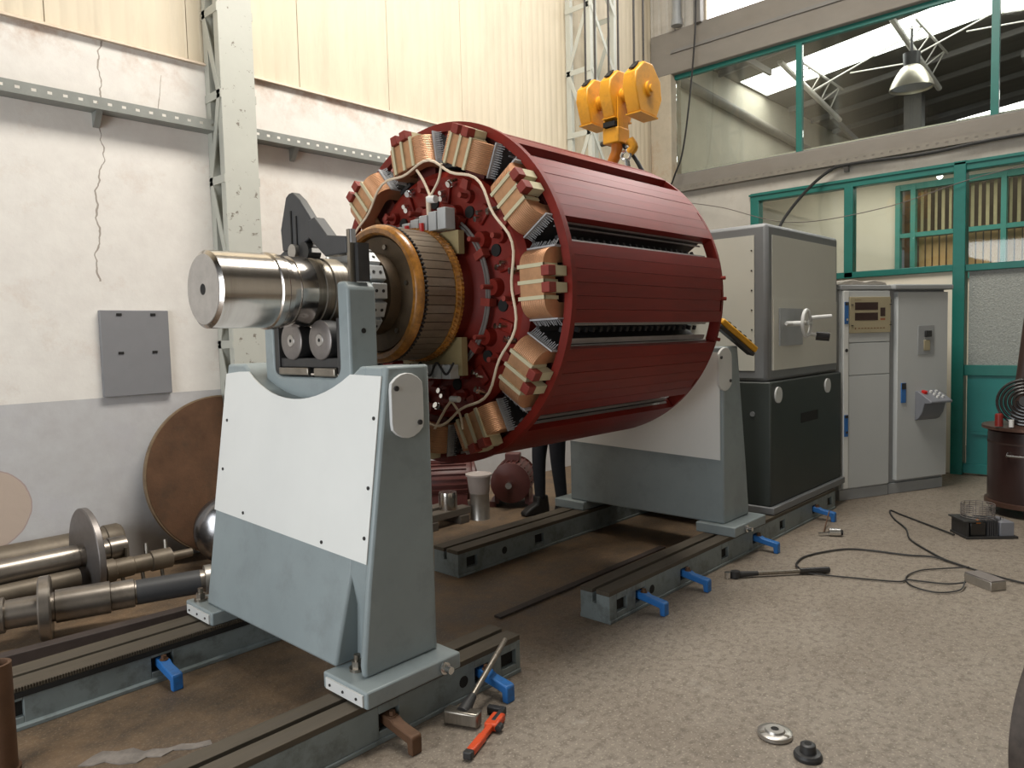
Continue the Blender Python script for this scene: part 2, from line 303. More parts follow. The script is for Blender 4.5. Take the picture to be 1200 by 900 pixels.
# ------------------------------------------------------------------ mesh helpers
class MB:
    def __init__(s): s.v = []; s.f = []
    def add(s, vs, fs):
        n = len(s.v); s.v += [tuple(v) for v in vs]; s.f += [tuple(i+n for i in f) for f in fs]; return s
    def hexa(s, p):
        return s.add(p, [(0,3,2,1),(4,5,6,7),(0,1,5,4),(1,2,6,5),(2,3,7,6),(3,0,4,7)])
    def box(s, x0, x1, y0, y1, z0, z1):
        return s.hexa([(x0,y0,z0),(x1,y0,z0),(x1,y1,z0),(x0,y1,z0),(x0,y0,z1),(x1,y0,z1),(x1,y1,z1),(x0,y1,z1)])
    def obox(s, p0, p1, wx, wz, upv=(0,0,1)):
        a, b = Vector(p0), Vector(p1); d = (b-a).normalized(); u = Vector(upv)
        sd = d.cross(u)
        if sd.length < 1e-4: sd = d.cross(Vector((1,0,0)))
        sd.normalize(); u = sd.cross(d).normalized()
        sd = sd*wx/2; u = u*wz/2
        return s.hexa([a-sd-u, a+sd-u, a+sd+u, a-sd+u, b-sd-u, b+sd-u, b+sd+u, b-sd+u])
    def prism(s, poly, ax, a, b):
        n = len(poly)
        def mk(p, c):
            return {'x': (c, p[0], p[1]), 'y': (p[0], c, p[1]), 'z': (p[0], p[1], c)}[ax]
        vs = [mk(p, a) for p in poly]+[mk(p, b) for p in poly]
        fs = [tuple(range(n)), tuple(range(2*n-1, n-1, -1))]+[(i, (i+1) % n, n+(i+1) % n, n+i) for i in range(n)]
        return s.add(vs, fs)
    def cyl(s, p0, p1, r0, r1=None, n=20, caps=True):
        r1 = r0 if r1 is None else r1
        a, b = Vector(p0), Vector(p1); d = (b-a).normalized()
        u = d.cross(Vector((0,0,1)))
        if u.length < 1e-3: u = Vector((1,0,0))
        u.normalize(); v = d.cross(u)
        vs = []
        for c, r in ((a, r0), (b, r1)):
            for i in range(n):
                t = 2*pi*i/n; vs.append(c+(u*math.cos(t)+v*math.sin(t))*r)
        fs = [(i, (i+1) % n, n+(i+1) % n, n+i) for i in range(n)]
        if caps: fs += [tuple(range(n-1, -1, -1)), tuple(range(n, 2*n))]
        return s.add(vs, fs)
    def lathe(s, prof, n=48, base=(0,0,0), d=(1,0,0), closed=False, caps=True):
        d = Vector(d).normalized(); u = d.cross(Vector((0,0,1)))
        if u.length < 1e-3: u = Vector((1,0,0))
        u.normalize(); v = d.cross(u); B = Vector(base)
        k = len(prof); vs = []
        for t, r in prof:
            for i in range(n):
                a = 2*pi*i/n; vs.append(B+d*t+(u*math.cos(a)+v*math.sin(a))*r)
        fs = []
        for j in range(k if closed else k-1):
            j2 = (j+1) % k
            for i in range(n):
                i2 = (i+1) % n; fs.append((j*n+i, j*n+i2, j2*n+i2, j2*n+i))
        if caps and not closed:
            fs += [tuple(range(n-1, -1, -1)), tuple(range((k-1)*n, k*n))]
        return s.add(vs, fs)
    def tube(s, pts, r, n=8):
        pts = [Vector(p) for p in pts]; k = len(pts); vs = []; pu = None
        for j in range(k):
            d = (pts[min(j+1, k-1)]-pts[max(j-1, 0)]).normalized()
            u = d.cross(Vector((0,0,1))) if pu is None else pu-d*pu.dot(d)
            if u.length < 1e-3: u = d.cross(Vector((1,0,0)))
            u.normalize(); pu = u; v = d.cross(u)
            rr = r[j] if isinstance(r, (list, tuple)) else r
            vs += [pts[j]+(u*math.cos(2*pi*i/n)+v*math.sin(2*pi*i/n))*rr for i in range(n)]
        fs = [(j*n+i, j*n+(i+1) % n, (j+1)*n+(i+1) % n, (j+1)*n+i) for j in range(k-1) for i in range(n)]
        fs += [tuple(range(n-1, -1, -1)), tuple(range((k-1)*n, k*n))]
        return s.add(vs, fs)
    def torus(s, c, d, R_, r, n=32, k=8):
        return s.lathe([(r*math.sin(2*pi*i/k), R_+r*math.cos(2*pi*i/k)) for i in range(k)], n, c, d, closed=True)
    def arc(s, r0, r1, a0, a1, x0, x1, n=3):
        # wedge about the X axis; angle 0 = +z, positive towards -y
        vs = []; 
        for i in range(n+1):
            a = a0+(a1-a0)*i/n; sn, cs = -math.sin(a), math.cos(a)
            for x, r in ((x0, r0), (x0, r1), (x1, r1), (x1, r0)): vs.append((x, r*sn, r*cs))
        fs = [(0, 1, 2, 3), tuple(n*4+i for i in (3, 2, 1, 0))]
        for i in range(n):
            for j in range(4):
                fs.append((i*4+j, (i+1)*4+j, (i+1)*4+(j+1) % 4, i*4+(j+1) % 4))
        return s.add(vs, fs)
    def sphere(s, c, r, n=14, k=8, sz=1.0):
        return s.lathe([(-r*sz*math.cos(pi*i/k), max(1e-4, r*math.sin(pi*i/k))) for i in range(k+1)], n, c, (0,0,1))

def spline(pts, k=8):
    P = [Vector(p) for p in pts]; out = []
    for i in range(len(P)-1):
        p0 = P[max(i-1, 0)]; p1 = P[i]; p2 = P[i+1]; p3 = P[min(i+2, len(P)-1)]
        for j in range(k):
            t = j/k
            out.append(0.5*((2*p1)+(p2-p0)*t+(2*p0-5*p1+4*p2-p3)*t*t+(3*p1-p0-3*p2+p3)*t**3))
    out.append(P[-1]); return out

def mesh_of(mb, name, mat, off, ang=35):
    me = bpy.data.meshes.new(name)
    me.from_pydata([(v[0]-off[0], v[1]-off[1], v[2]-off[2]) for v in mb.v], [], mb.f)
    me.update()
    import bmesh
    bm = bmesh.new(); bm.from_mesh(me); bmesh.ops.recalc_face_normals(bm, faces=bm.faces); bm.to_mesh(me); bm.free()
    me.shade_smooth(); me.set_sharp_from_angle(angle=R(ang))
    me.materials.append(MT[mat]); return me

def root_loc(o):
    while o.parent: o = o.parent
    return tuple(o.location)

def build(mb, name, mat, parent=None, bevel=0.0, local=False, ang=35, at=None):
    """link the collected shapes as ONE mesh object"""
    if parent is not None:
        off = (0, 0, 0) if local else root_loc(parent)
    elif at: off = at
    elif local: off = (0, 0, 0)
    else:
        xs = [v[0] for v in mb.v]; ys = [v[1] for v in mb.v]; zs = [v[2] for v in mb.v]
        off = ((min(xs)+max(xs))/2, (min(ys)+max(ys))/2, min(zs))
    o = bpy.data.objects.new(name, mesh_of(mb, name, mat, off, ang)); COL.objects.link(o)
    if parent is not None: o.parent = parent
    elif not local: o.location = off
    if bevel:
        b = o.modifiers.new('bevel', 'BEVEL'); b.width = bevel; b.segments = 2; b.limit_method = 'ANGLE'; b.angle_limit = R(40)
        b.harden_normals = False
    return o

def tag(o, label, cat, group=None, kind=None):
    if label: o['label'] = label
    if cat: o['category'] = cat
    if group: o['group'] = group
    if kind: o['kind'] = kind
    return o
def thing(name, label, cat, loc=(0,0,0), rz=0.0, group=None):
    o = bpy.data.objects.new(name, None); COL.objects.link(o); o.location = loc; o.rotation_euler = (0, 0, rz)
    o.empty_display_size = 0.1
    return tag(o, label, cat, group)
def struct(o): o['kind'] = 'structure'; return o
def stuff(o): o['kind'] = 'stuff'; return o
def again(o, name=None, parent=None, loc=None, rot=None):
    c = o.copy(); COL.objects.link(c)
    if parent is not None: c.parent = parent
    if loc is not None: c.location = loc
    if rot is not None: c.rotation_euler = rot
    return c
def copy_tree(o, parent=None):
    c = o.copy(); COL.objects.link(c)
    if parent is not None: c.parent = parent
    for ch in list(o.children): copy_tree(ch, c)
    return c

# ================================================================== SETTING
fl = struct(build(MB().box(-6, 26, -5, 6.1, -0.12, 0), 'floor', 'floor'))
wl = struct(build(MB().box(-6, 9.2, 5.6, 5.85, 0, 3.70), 'wall_left', 'wall'))
# cream cladding above the plaster: one ribbed panel after the other
def cladding(x0, x1):
    b = MB(); y = 5.63; poly = [(x0, 5.85), (x0, y)]
    n = max(1, int(round((x1-x0)/0.105))); st = (x1-x0)/n
    for i in range(n):
        a = x0+i*st
        poly += [(a+st*0.72, y), (a+st*0.80, y+0.0025), (a+st*0.92, y+0.0025), (a+st, y)]
    poly += [(x1, 5.85)]
    return b.prism(poly, 'z', 3.74, 7.6)
x = -5.94; k = 0
while x < 9.1:
    build(cladding(x, min(x+0.945, 9.2)-0.006), 'cladding_panel', 'cladding', wl); x += 0.945
t1 = struct(build(MB().prism([(5.565, 3.70), (5.85, 3.70), (5.85, 3.76), (5.625, 3.74), (5.575, 3.715)], 'x', -6, 9.2), 'trim_1', 'ledge'))

# far wall with the internal glazing, seen face-on
wf = struct(build(MB().box(9.0, 9.2, 4.19, 5.6, 0, 3.30), 'wall_front', 'greywall'))
build(MB().box(9.02, 9.12, 1.94, 4.19, 0, 2.17), 'infill_panel', 'creamwall', wf)
build(MB().box(8.96, 9.2, -5, 5.28, 3.50, 3.70), 'sill_beam', 'beam', wf, 0.01)
build(MB().box(9.0, 9.2, -5, 5.28, 3.30, 3.50), 'lintel_beam', 'greywall', wf)
build(MB().box(8.95, 9.2, -5, 5.6, 5.04, 5.60), 'upper_beam', 'beam', wf, 0.01)
build(MB().box(8.93, 8.97, -5, 5.28, 5.30, 5.34), 'beam_lip', 'trussdark', wf)
build(MB().box(8.93, 9.2, 5.28, 5.6, 3.3, 5.04), 'corner_pillar', 'pillar', wf, 0.01)
b = MB()
poly = [(9.1, 4.90), (9.0, 4.90)]; y = 4.90
while y < 5.58: poly += [(9.0, y+0.07), (9.012, y+0.085), (9.012, y+0.105), (9.0, y+0.12)]; y += 0.12
poly += [(9.1, y)]
build(MB().prism(poly, 'z', 5.60, 7.6), 'grey_cladding', 'greywall', wf)
build(MB().box(9.0, 9.2, -5, -0.6, 0, 3.30), 'side_infill', 'greywall', wf)
struct(build(MB().box(-6, 9.2, -5.2, -5, 0, 7.6), 'shade_wall_right', 'greywall'))  # unseen side wall, added to darken the faces turned towards it
# roof with the long skylight opening above the camera's bay
ce = struct(build(MB().box(6.2, 9.2, -5, 5.85, 7.6, 7.7).box(-6, 1.2, -5, 5.85, 7.6, 7.7).box(1.2, 6.2, -5, 1.7, 7.6, 7.7).box(1.2, 6.2, 3.5, 5.85, 7.6, 7.7), 'ceiling', 'roof'))

# upper strip window
w1 = struct(build(MB().box(9.03, 9.09, -0.6, 5.28, 4.985, 5.04), 'window_1', 'teal'))
build(MB().box(9.02, 9.10, -0.6, 5.28, 3.695, 3.722), 'window_sill', 'trussdark', w1)
for y0 in (5.28, 3.60, 1.60, -0.4):
    pass
for y0 in (3.60, 1.60, -0.4):
    build(MB().box(9.03, 9.09, y0-0.035, y0+0.035, 3.70, 5.0), 'mullion', 'teal', w1)
for a, c in ((3.64, 5.27), (1.64, 3.56), (-0.36, 1.56)):
    build(MB().box(9.055, 9.061, a, c, 3.70, 4.99), 'glass_pane', 'glass', w1)
# bright clerestory window high above it
w3 = struct(build(MB().box(9.02, 9.12, 4.80, 4.90, 5.60, 7.6), 'window_3', 'pillar'))
build(MB().box(9.05, 9.07, -0.6, 4.80, 5.60, 7.6), 'skylight_pane', 'clerestory', w3)
# lower green window
w2 = struct(build(MB().box(8.97, 9.1, -0.6, 4.19, 3.20, 3.30), 'window_2', 'teal', bevel=0.006))
build(MB().box(8.95, 8.985, -0.6, 4.20, 3.265, 3.285), 'frame_bead', 'teal', w2)
for a, c, z0 in ((4.08, 4.19, 2.17), (2.955, 3.055, 2.17)):
    build(MB().box(8.97, 9.1, a, c, z0, 3.21), 'window_post', 'teal', w2, 0.006)
build(MB().box(8.97, 9.1, 1.94, 4.08, 2.165, 2.235), 'transom', 'teal', w2, 0.006)
for a, c in ((3.055, 4.08), (1.94, 2.955)):
    build(MB().box(9.03, 9.036, a, c, 2.23, 3.205), 'glass_pane', 'glass', w2)
# green door with frosted pane
d1 = struct(build(MB().box(8.95, 9.1, 1.825, 1.94, 0, 3.30), 'door_1', 'teal', bevel=0.006))
build(MB().box(8.97, 9.1, 0.40, 1.825, 2.155, 2.225), 'door_transom', 'teal', d1, 0.005)
build(MB().box(9.03, 9.036, 0.40, 1.825, 2.22, 3.205), 'glass_pane', 'glass', d1)
build(MB().box(9.03, 9.045, 0.44, 1.80, 1.17, 2.16), 'frosted_pane', 'frosted', d1)
build(MB().box(8.975, 9.09, 0.40, 1.825, 1.06, 1.17), 'door_rail', 'teal', d1, 0.005)
build(MB().box(9.0, 9.05, 0.48, 1.80, 0.12, 1.06), 'door_panel', 'tealpanel', d1)
build(MB().box(8.975, 9.09, 0.40, 1.825, 0.02, 0.12), 'kick_rail', 'tealpanel', d1, 0.005)
build(MB().box(8.95, 9.1, 0.30, 0.42, 0, 3.30), 'door_post', 'teal', d1, 0.006)
build(MB().prism([(8.985, 1.12), (8.985, 1.75), (8.97, 1.75), (8.97, 1.12)], 'z', 0.44, 0.47), 'panel_bead', 'tealpanel', d1)

# office behind the lower window
wo = struct(build(MB().box(11.2, 11.35, 3.12, 5.9, 0, 3.72).box(11.2, 11.35, -3, 3.12, 0, 2.2).box(11.2, 11.35, -3, 3.12, 3.52, 3.72), 'wall_office', 'creamwall'))
struct(build(MB().box(9.2, 11.35, -3, 5.9, 3.72, 3.78), 'ceiling_office', 'creamwall'))
w4 = struct(build(MB().box(11.17, 11.26, -3, 3.12, 3.44, 3.52), 'window_4', 'tealin'))
build(MB().box(11.17, 11.26, -3, 3.12, 2.20, 2.28), 'window_rail', 'tealin', w4)
build(MB().box(11.17, 11.26, -3, 3.12, 2.80, 2.86), 'window_rail', 'tealin', w4)
for y0 in (3.09, 2.90, 2.33, 1.86, 1.20, 0.5):
    build(MB().box(11.16, 11.27, y0-0.03, y0+0.03, 2.2, 3.5), 'window_post', 'tealin', w4)
vb = thing('vertical_blind', 'cream vertical slat blind behind the green inner window of the office', 'blind', (11.34, 1.8, 2.2))
b = MB(); b2 = MB(); y0 = 2.83
while y0 > 0.2:
    a = 0.3+0.5*random.random()
    if not (2.33 < y0 < 2.47 and random.random() < 0.6):
        dx, dy = 0.02*math.sin(a), 0.022*math.cos(a); ex, ey = 0.012, 0.036
        b.hexa([(11.34-dx, y0-dy, 2.86), (11.345-dx, y0-dy, 2.86), (11.345+dx, y0+dy, 2.86), (11.34+dx, y0+dy, 2.86), (11.34-dx, y0-dy, 3.44), (11.345-dx, y0-dy, 3.44), (11.345+dx, y0+dy, 3.44), (11.34+dx, y0+dy, 3.44)])
        b2.hexa([(11.34-ex, y0-ey, 2.28), (11.345-ex, y0-ey, 2.28), (11.345+ex, y0+ey, 2.28), (11.34+ex, y0+ey, 2.28), (11.34-ex, y0-ey, 2.80), (11.345-ex, y0-ey, 2.80), (11.345+ex, y0+ey, 2.80), (11.34+ex, y0+ey, 2.80)])
    y0 -= 0.085
stuff(build(b, 'slats', 'blind', vb)); stuff(build(b2, 'lower_slats', 'blindlow', vb))
struct(build(MB().box(11.9, 12.0, -3, 3.2, 0, 3.72), 'wall_backroom', 'darkroom'))
ol = thing('ceiling_lamp', 'small bright lamp under the office ceiling behind the middle pane', 'lamp', (10.6, 2.45, 3.5))
build(MB().cyl((10.6, 2.45, 3.50), (10.6, 2.45, 3.72), 0.012, n=8), 'stem', 'truss', ol)
build(MB().sphere((10.6, 2.45, 3.46), 0.035), 'bulb', 'bulb', ol)

# side hall behind the strip window
struct(build(MB().box(9.2, 26, 5.9, 6.1, 3.7, 8), 'wall_sidehall', 'hallwall'))
struct(build(MB().box(26, 26.2, -5, 6.1, 0, 9), 'wall_sidehall_end', 'roof'))
def rz(y): return 5.80+0.11*(5.9-y)
def roofslab(x0, x1, y0, y1, dz=0.08): 
    return [(x0,y0,rz(y0)),(x1,y0,rz(y0)),(x1,y1,rz(y1)),(x0,y1,rz(y1)),(x0,y0,rz(y0)+dz),(x1,y0,rz(y0)+dz),(x1,y1,rz(y1)+dz),(x0,y1,rz(y1)+dz)]
rf = struct(build(MB().hexa(roofslab(9.2, 12.15, -5, 5.9)).hexa(roofslab(13.2, 18.6, -5, 5.9)).hexa(roofslab(19.4, 26, -5, 5.9)).hexa(roofslab(12.15, 13.2, 5.84, 5.9)).hexa(roofslab(18.6, 19.4, 4.6, 5.9)), 'ceiling_sidehall', 'roof'))
for xx in (10.2, 11.4, 14.2, 15.3, 16.5, 17.7, 20.5):
    build(MB().obox((xx, 5.85, rz(5.85)-0.05), (xx, -5, rz(-5)-0.05), 0.06, 0.09), 'purlin', 'trussdark', rf)
for yy in (5.2, 2.2, -0.8):
    build(MB().obox((9.3, yy, rz(yy)-0.14), (11.9, yy, rz(yy)-0.14), 0.05, 0.1).obox((14.6, yy, rz(yy)-0.3), (18.5, yy, rz(yy)-0.9), 0.06, 0.1), 'rafter', 'trussdark', rf)
build(MB().hexa(roofslab(12.15, 13.2, -5, 5.84, 0.03)), 'skylight_pane', 'skylight', rf)
build(MB().hexa(roofslab(18.6, 19.4, -5, 4.6, 0.03)), 'skylight_pane', 'skylight', rf)
for i, y0 in enumerate((5.05, 3.40, 1.75, 0.1)):
    t = thing('roof_truss', ['pale pipe roof truss behind the left pane of the strip window', 'pale pipe roof truss above the bell lamp in the strip window', 'pale pipe roof truss at the right edge of the strip window', 'pale pipe roof truss beyond the right end of the strip window'][i], 'roof truss', (13, y0, rz(y0)), 0, 'pipe trusses in the side hall')
    z = rz(y0)
    build(MB().cyl((11.9, y0, z-0.02), (14.6, y0, z-0.42), 0.045, n=10), 'bottom_pipe', 'truss', t)
    build(MB().cyl((12.2, y0-0.25, z-0.03), (14.0, y0-0.25, z-0.05), 0.02, n=8), 'top_pipe', 'truss', t)
    for j in range(4):
        xa = 12.3+j*0.45
        build(MB().cyl((xa, y0, z-0.03-(xa-11.9)*0.148), (xa+0.22, y0-0.25, z-0.04), 0.012, n=6).cyl((xa+0.22, y0-0.25, z-0.04), (xa+0.42, y0, z-0.03-(xa-11.5)*0.148), 0.012, n=6), 'web_bar', 'truss', t)
for i in range(2):
    ya, yb = (5.0, 3.45) if i == 0 else (3.35, 1.8)
    tag(build(MB().cyl((13.2, ya, rz(ya)-0.2), (12.6, yb, rz(yb)-0.12), 0.012, n=6).cyl((12.9, ya-0.7, rz(ya)-0.16), (13.4, yb, rz(yb)-0.25), 0.012, n=6), 'brace_rod', 'truss'),
        ['thin brace rods crossing the skylight left of the bell lamp', 'thin brace rods crossing the skylight right of the bell lamp'][i], 'brace')
b = MB().cyl((9.6, 5.82, 5.38), (17, 5.82, 5.05), 0.075, n=14)
tag(build(b, 'wall_pipe', 'truss2'), 'long grey pipe along the cream wall behind the strip window', 'pipe')
tag(build(MB().box(15.5, 15.75, 3.9, 4.2, 3.7, 5.9).box(15.5, 15.75, 0.5, 3.9, 5.05, 5.2).box(15.5, 15.7, 2.9, 3.9, 4.3, 4.42).box(15.5, 15.7, 2.9, 3.9, 4.62, 4.74), 'steel_rack', 'trussdark'), 'dark steel post with crossbars far behind the strip window', 'steel frame')
lp = thing('bell_lamp', 'aluminium bell lamp hanging behind the middle pane of the strip window', 'lamp', (12.45, 3.27, 5.16))
L0 = (12.45, 3.27, 5.14)
build(MB().lathe([(0, 0.30), (0.03, 0.295), (0.10, 0.27), (0.20, 0.22), (0.30, 0.15), (0.34, 0.10), (0.33, 0.09), (0.20, 0.20), (0.10, 0.255), (0.0, 0.285)], 36, L0, (0,0,1), closed=True), 'lamp_shade', 'lamp', lp)
build(MB().cyl((12.45, 3.27, 5.46), (12.45, 3.27, 5.66), 0.11, 0.12, n=20).cyl((12.45, 3.27, 5.66), (12.45, 3.27, 6.05), 0.02, n=8), 'ballast_housing', 'black', lp)
build(MB().cyl((12.45, 3.27, 5.16), (12.45, 3.27, 5.165), 0.27, n=30), 'lamp_glass', 'chrome', lp)

# ------------------------------------------------------------------ wall fittings
def perforated(x0, x1, y, z0, z1, pitch, mat, name, parent, axis='x'):
    b = MB(); h = z1-z0; zc = (z0+z1)/2; hh = h*0.13; t = 0.004
    def bx(a, c, za, zb):
        if axis == 'x': b.box(a, c, y, y+t, za, zb)
        else: b.box(y, y+t, a, c, za, zb)
    bx(x0, x1, z0, zc-hh); bx(x0, x1, zc+hh, z1)
    p = x0
    while p < x1:
        bx(p, min(p+pitch*0.68, x1), zc-hh, zc+hh); p += pitch
    return build(b, name, mat, parent)
tr = thing('cable_tray', 'perforated grey steel cable tray running along the white wall', 'cable tray', (2, 5.55, 3.2))
perforated(-3, 7.0, 5.47, 3.20, 3.275, 0.09, 'galv', 'perforated_flange', tr)
build(MB().box(-3, 7.0, 5.47, 5.6, 3.196, 3.20), 'tray_bottom', 'galv', tr)
for xb in (1.88, 3.38, 4.9, 6.3):
    build(MB().prism([(5.6, 3.10), (5.6, 3.20), (5.50, 3.20), (5.575, 3.11)], 'x', xb-0.02, xb+0.02), 'bracket', 'galv', tr)
tr2 = thing('cable_tray', 'pale perforated cable tray under the strip window sill', 'cable tray', (8.9, 2.5, 3.47))
perforated(-0.6, 5.2, 8.90, 3.47, 3.54, 0.09, 'truss2', 'perforated_flange', tr2, 'y')
build(MB().box(8.90, 9.0, -0.6, 5.2, 3.465, 3.47), 'tray_bottom', 'beam', tr2)
build(MB().prism([(8.96, 3.38), (8.99, 3.38), (8.99, 3.464), (8.92, 3.464)], 'y', 3.0, 3.05), 'bracket', 'trussdark', tr2)

ep = thing('wall_panel', 'grey sheet-metal electrical panel fixed to the white wall', 'panel', (2.055, 5.58, 1.245))
build(MB().box(1.82, 2.285, 5.565, 5.6, 1.245, 1.85), 'cover', 'panelgrey', ep, 0.004)
for xx in (1.945, 2.175):
    for zz in (1.55, 1.82):
        build(MB().box(xx-0.018, xx+0.018, 5.560, 5.566, zz-0.009, zz+0.009), 'slot', 'slot', ep, 0.002)

def lattice(name, label, x0, x1, y0, plate):
    t = thing(name, label, 'column', ((x0+x1)/2, (y0+5.6)/2, 0), 0, 'lattice columns along the left wall')
    wd = 0.055
    if plate:
        build(MB().box(x0, x1, y0, y0+0.012, 0, 7.55), 'face_plate', 'column_sp', t)
        build(MB().box(x0, x0+0.012, y0+0.012, y0+0.07, 0, 7.55).box(x1-0.012, x1, y0+0.012, y0+0.07, 0, 7.55), 'front_flange', 'column', t)
        build(MB().box(x0, x0+wd, 5.53, 5.597, 0, 7.55), 'rear_leg', 'column', t); build(MB().box(x1-wd, x1, 5.53, 5.597, 0, 7.55), 'rear_leg', 'column', t)
        sides = (x0-0.008, x1); 
    else:
        for xx in (x0, x1-wd):
            build(MB().box(xx, xx+wd, y0, y0+wd, 0, 7.55), 'leg', 'column', t); build(MB().box(xx, xx+wd, 5.53, 5.597, 0, 7.55), 'leg', 'column', t)
        sides = (x0-0.008, x1)
    st = 0.62 if plate else 0.72; z = 0.35; up_ = True
    while z < 7.3:
        for sx in sides:
            build(MB().box(sx, sx+0.008, y0, 5.597, z-0.03, z+0.03), 'batten', 'column', t)
            ya, yb = (5.57, y0+0.03) if up_ else (y0+0.03, 5.57)
            build(MB().obox((sx+0.004, ya, z), (sx+0.004, yb, z+st), 0.05, 0.008, (1, 0, 0)), 'diagonal', 'column', t)
        if not plate:
            build(MB().obox((x0+0.03, y0-0.004, z+st), (x1-0.03, y0-0.004, z), 0.045, 0.008, (0, 1, 0)), 'diagonal', 'column', t)
        z += st; up_ = not up_
    return t
lattice('lattice_column', 'pale grey steel lattice column with chipped front plate against the white wall', 2.67, 2.94, 5.35, True)
lattice('lattice_column', 'grey steel lattice column in the far corner behind the yellow hook block', 7.09, 7.62, 5.24, False)
tag(build(MB().cyl((8.9, 5.16, 5.66), (8.9, 5.16, 7.6), 0.06, n=14).cyl((8.9, 5.16, 5.62), (8.9, 5.16, 5.70), 0.075, n=14), 'downpipe', 'cabgrey'), 'short grey downpipe ending above the beam in the upper corner', 'pipe')
tag(build(MB().tube(spline([(8.86, 4.87, 7.5), (8.86, 4.86, 5.9), (8.8, 4.86, 5.2), (8.74, 4.92, 4.4), (8.72, 5.0, 3.9), (8.74, 5.12, 3.66), (8.84, 5.24, 3.55)], 10), 0.012, 6), 'hanging_cable', 'black'), 'thin black cable hanging down beside the strip window', 'cable')
tag(build(MB().box(8.9, 8.99, 4.82, 4.92, 5.58, 7.5), 'conduit', 'trussdark'), 'dark conduit box above the hanging cable at the top corner', 'conduit')
tag(build(MB().tube(spline([(8.2, 3.35, 2.55), (8.35, 3.55, 2.75), (8.75, 3.45, 3.15), (8.88, 3.2, 3.40), (8.89, 2.95, 3.445), (8.89, 2.2, 3.42), (8.89, 1.5, 3.45), (8.89, 0.4, 3.43)], 10), 0.018, 7), 'power_cable', 'black'), 'thick black cable rising from the drive cabinet and along the beam', 'cable')
tag(build(MB().tube(spline([(8.9, 5.1, 3.32), (8.85, 4.5, 3.16), (8.8, 3.6, 2.86), (8.85, 2.6, 2.90), (8.9, 1.7, 3.1), (8.9, 0.6, 3.22)], 10), 0.005, 5), 'thin_wire', 'cablegrey'), 'thin wire strung across in front of the green window', 'wire')

# ================================================================== RAILS
def rail(label, x0, x1, y0, y1, pockets, holes, teeth=False):
    fo = 0.02 if teeth else 0.005
    t = thing('bed_rail', label, 'rail', ((x0+x1)/2, (y0+y1)/2, 0), 0, 'bed rails of the balancing machine')
    H = 0.18; ys = y0+(y1-y0)*0.52; sw = 0.014
    # body: floor flange, web with pockets, two top strips left and right of the T-slot
    b = MB().prism([(y0-fo, 0), (y1+fo, 0), (y1+fo, 0.018), (y1, 0.03), (y1, 0.155), (ys+sw, 0.155), (ys+sw, 0.10), (ys-sw, 0.10), (ys-sw, 0.155), (y0+0.035, 0.155), (y0+0.035, 0.03), (y0-fo, 0.018)], 'x', x0, x1)
    xs = [x0]+[v for p in pockets for v in (p-0.05, p+0.05)]+[x1]
    for a, c in zip(xs[0::2], xs[1::2]): b.box(a, c, y0, y0+0.035, 0.02, 0.155)
    for p in pockets: b.box(p-0.05, p+0.05, y0, y0+0.035, 0.02, 0.05).box(p-0.05, p+0.05, y0, y0+0.035, 0.12, 0.155)
    build(b, 'body', 'rail', t, 0.003)
    build(MB().box(x0, x1, y0, ys-sw, 0.155, H), 'top_strip', 'railtop', t, 0.002)
    build(MB().box(x0, x1, ys+sw, y1, 0.155, H), 'top_strip', 'railtop', t, 0.002)
    for hx in holes: build(MB().cyl((hx, y0-0.001, 0.085), (hx, y0+0.004, 0.085), 0.026, n=16), 'bolt_hole', 'slot', t)
    for p in pockets: build(MB().box(p-0.05, p+0.05, y0+0.025, y0+0.034, 0.05, 0.12), 'pocket', 'slot', t)
    if teeth:
        b = MB(); p = x0
        while p < x1: b.box(p, p+0.006, y0-0.006, y0, 0.164, 0.1785); p += 0.011
        stuff(build(b, 'rack_teeth', 'railtop', t))
        build(MB().box(x0, x1, y0-0.006, y0-0.0005, 0.135, 0.158), 'rack_bar', 'slot', t)
    return t
rail('long grey bed rail under the right foot of the front pedestal', -0.4, 2.52, 2.34, 2.54, [1.74, 2.27, 2.44], [2.15])
rail('grey bed rail running under the far pedestal and drive cabinet', 3.25, 6.68, 2.34, 2.54, [3.37, 3.56, 4.06, 4.6, 5.08, 5.55, 6.2, 6.55], [3.68])
rail('worn bed rail with rack teeth under the left foot of the front pedestal', -0.2, 2.52, 3.60, 3.86, [0.74, 1.36, 2.0], [], teeth=True)
rail('dark bed rail half hidden in the shade below the red rotor', 3.27, 6.68, 3.58, 3.82, [3.40, 4.1], [3.72])

def clamp(label, x, y, mat, dx=0.0, group=None):
    t = thing('rail_clamp', label, 'clamp', (x, y, 0), 0, 'hold-down clamps along the bed rails')
    build(MB().prism([(y+0.03, 0.068), (y+0.03, 0.108), (y-0.04, 0.104), (y-0.06, 0.092), (y-0.165, 0.078), (y-0.172, 0.07), (y-0.172, 0.0), (y-0.142, 0.0), (y-0.138, 0.042), (y-0.05, 0.056)], 'x', x-0.025, x+0.025), 'clamp_bar', mat, t, 0.006)
    build(MB().cyl((x, y-0.022, 0.105), (x, y-0.022, 0.125), 0.013, n=6).cyl((x, y-0.022, 0.103), (x, y-0.022, 0.109), 0.02, n=16), 'clamp_bolt', 'rust', t)
    return t
for lab, x, y, mt in (
    ('blue hold-down clamp nearest the near end of the far rail', 3.56, 2.34, 'blue'),
    ('blue hold-down clamp second from the near end of the far rail', 4.06, 2.34, 'blue'),
    ('blue hold-down clamp beside the front corner of the far pedestal', 5.08, 2.34, 'blue'),
    ('blue hold-down clamp at the cabinet end of the far rail', 6.2, 2.34, 'blue'),
    ('blue hold-down clamp behind the hammer on the front rail', 2.27, 2.34, 'blue'),
    ('rusty brown hold-down clamp on the front rail', 1.74, 2.34, 'rust'),
    ('blue hold-down clamp on the left toothed rail', 1.36, 3.60, 'blue')):
    clamp(lab, x, y, mt)

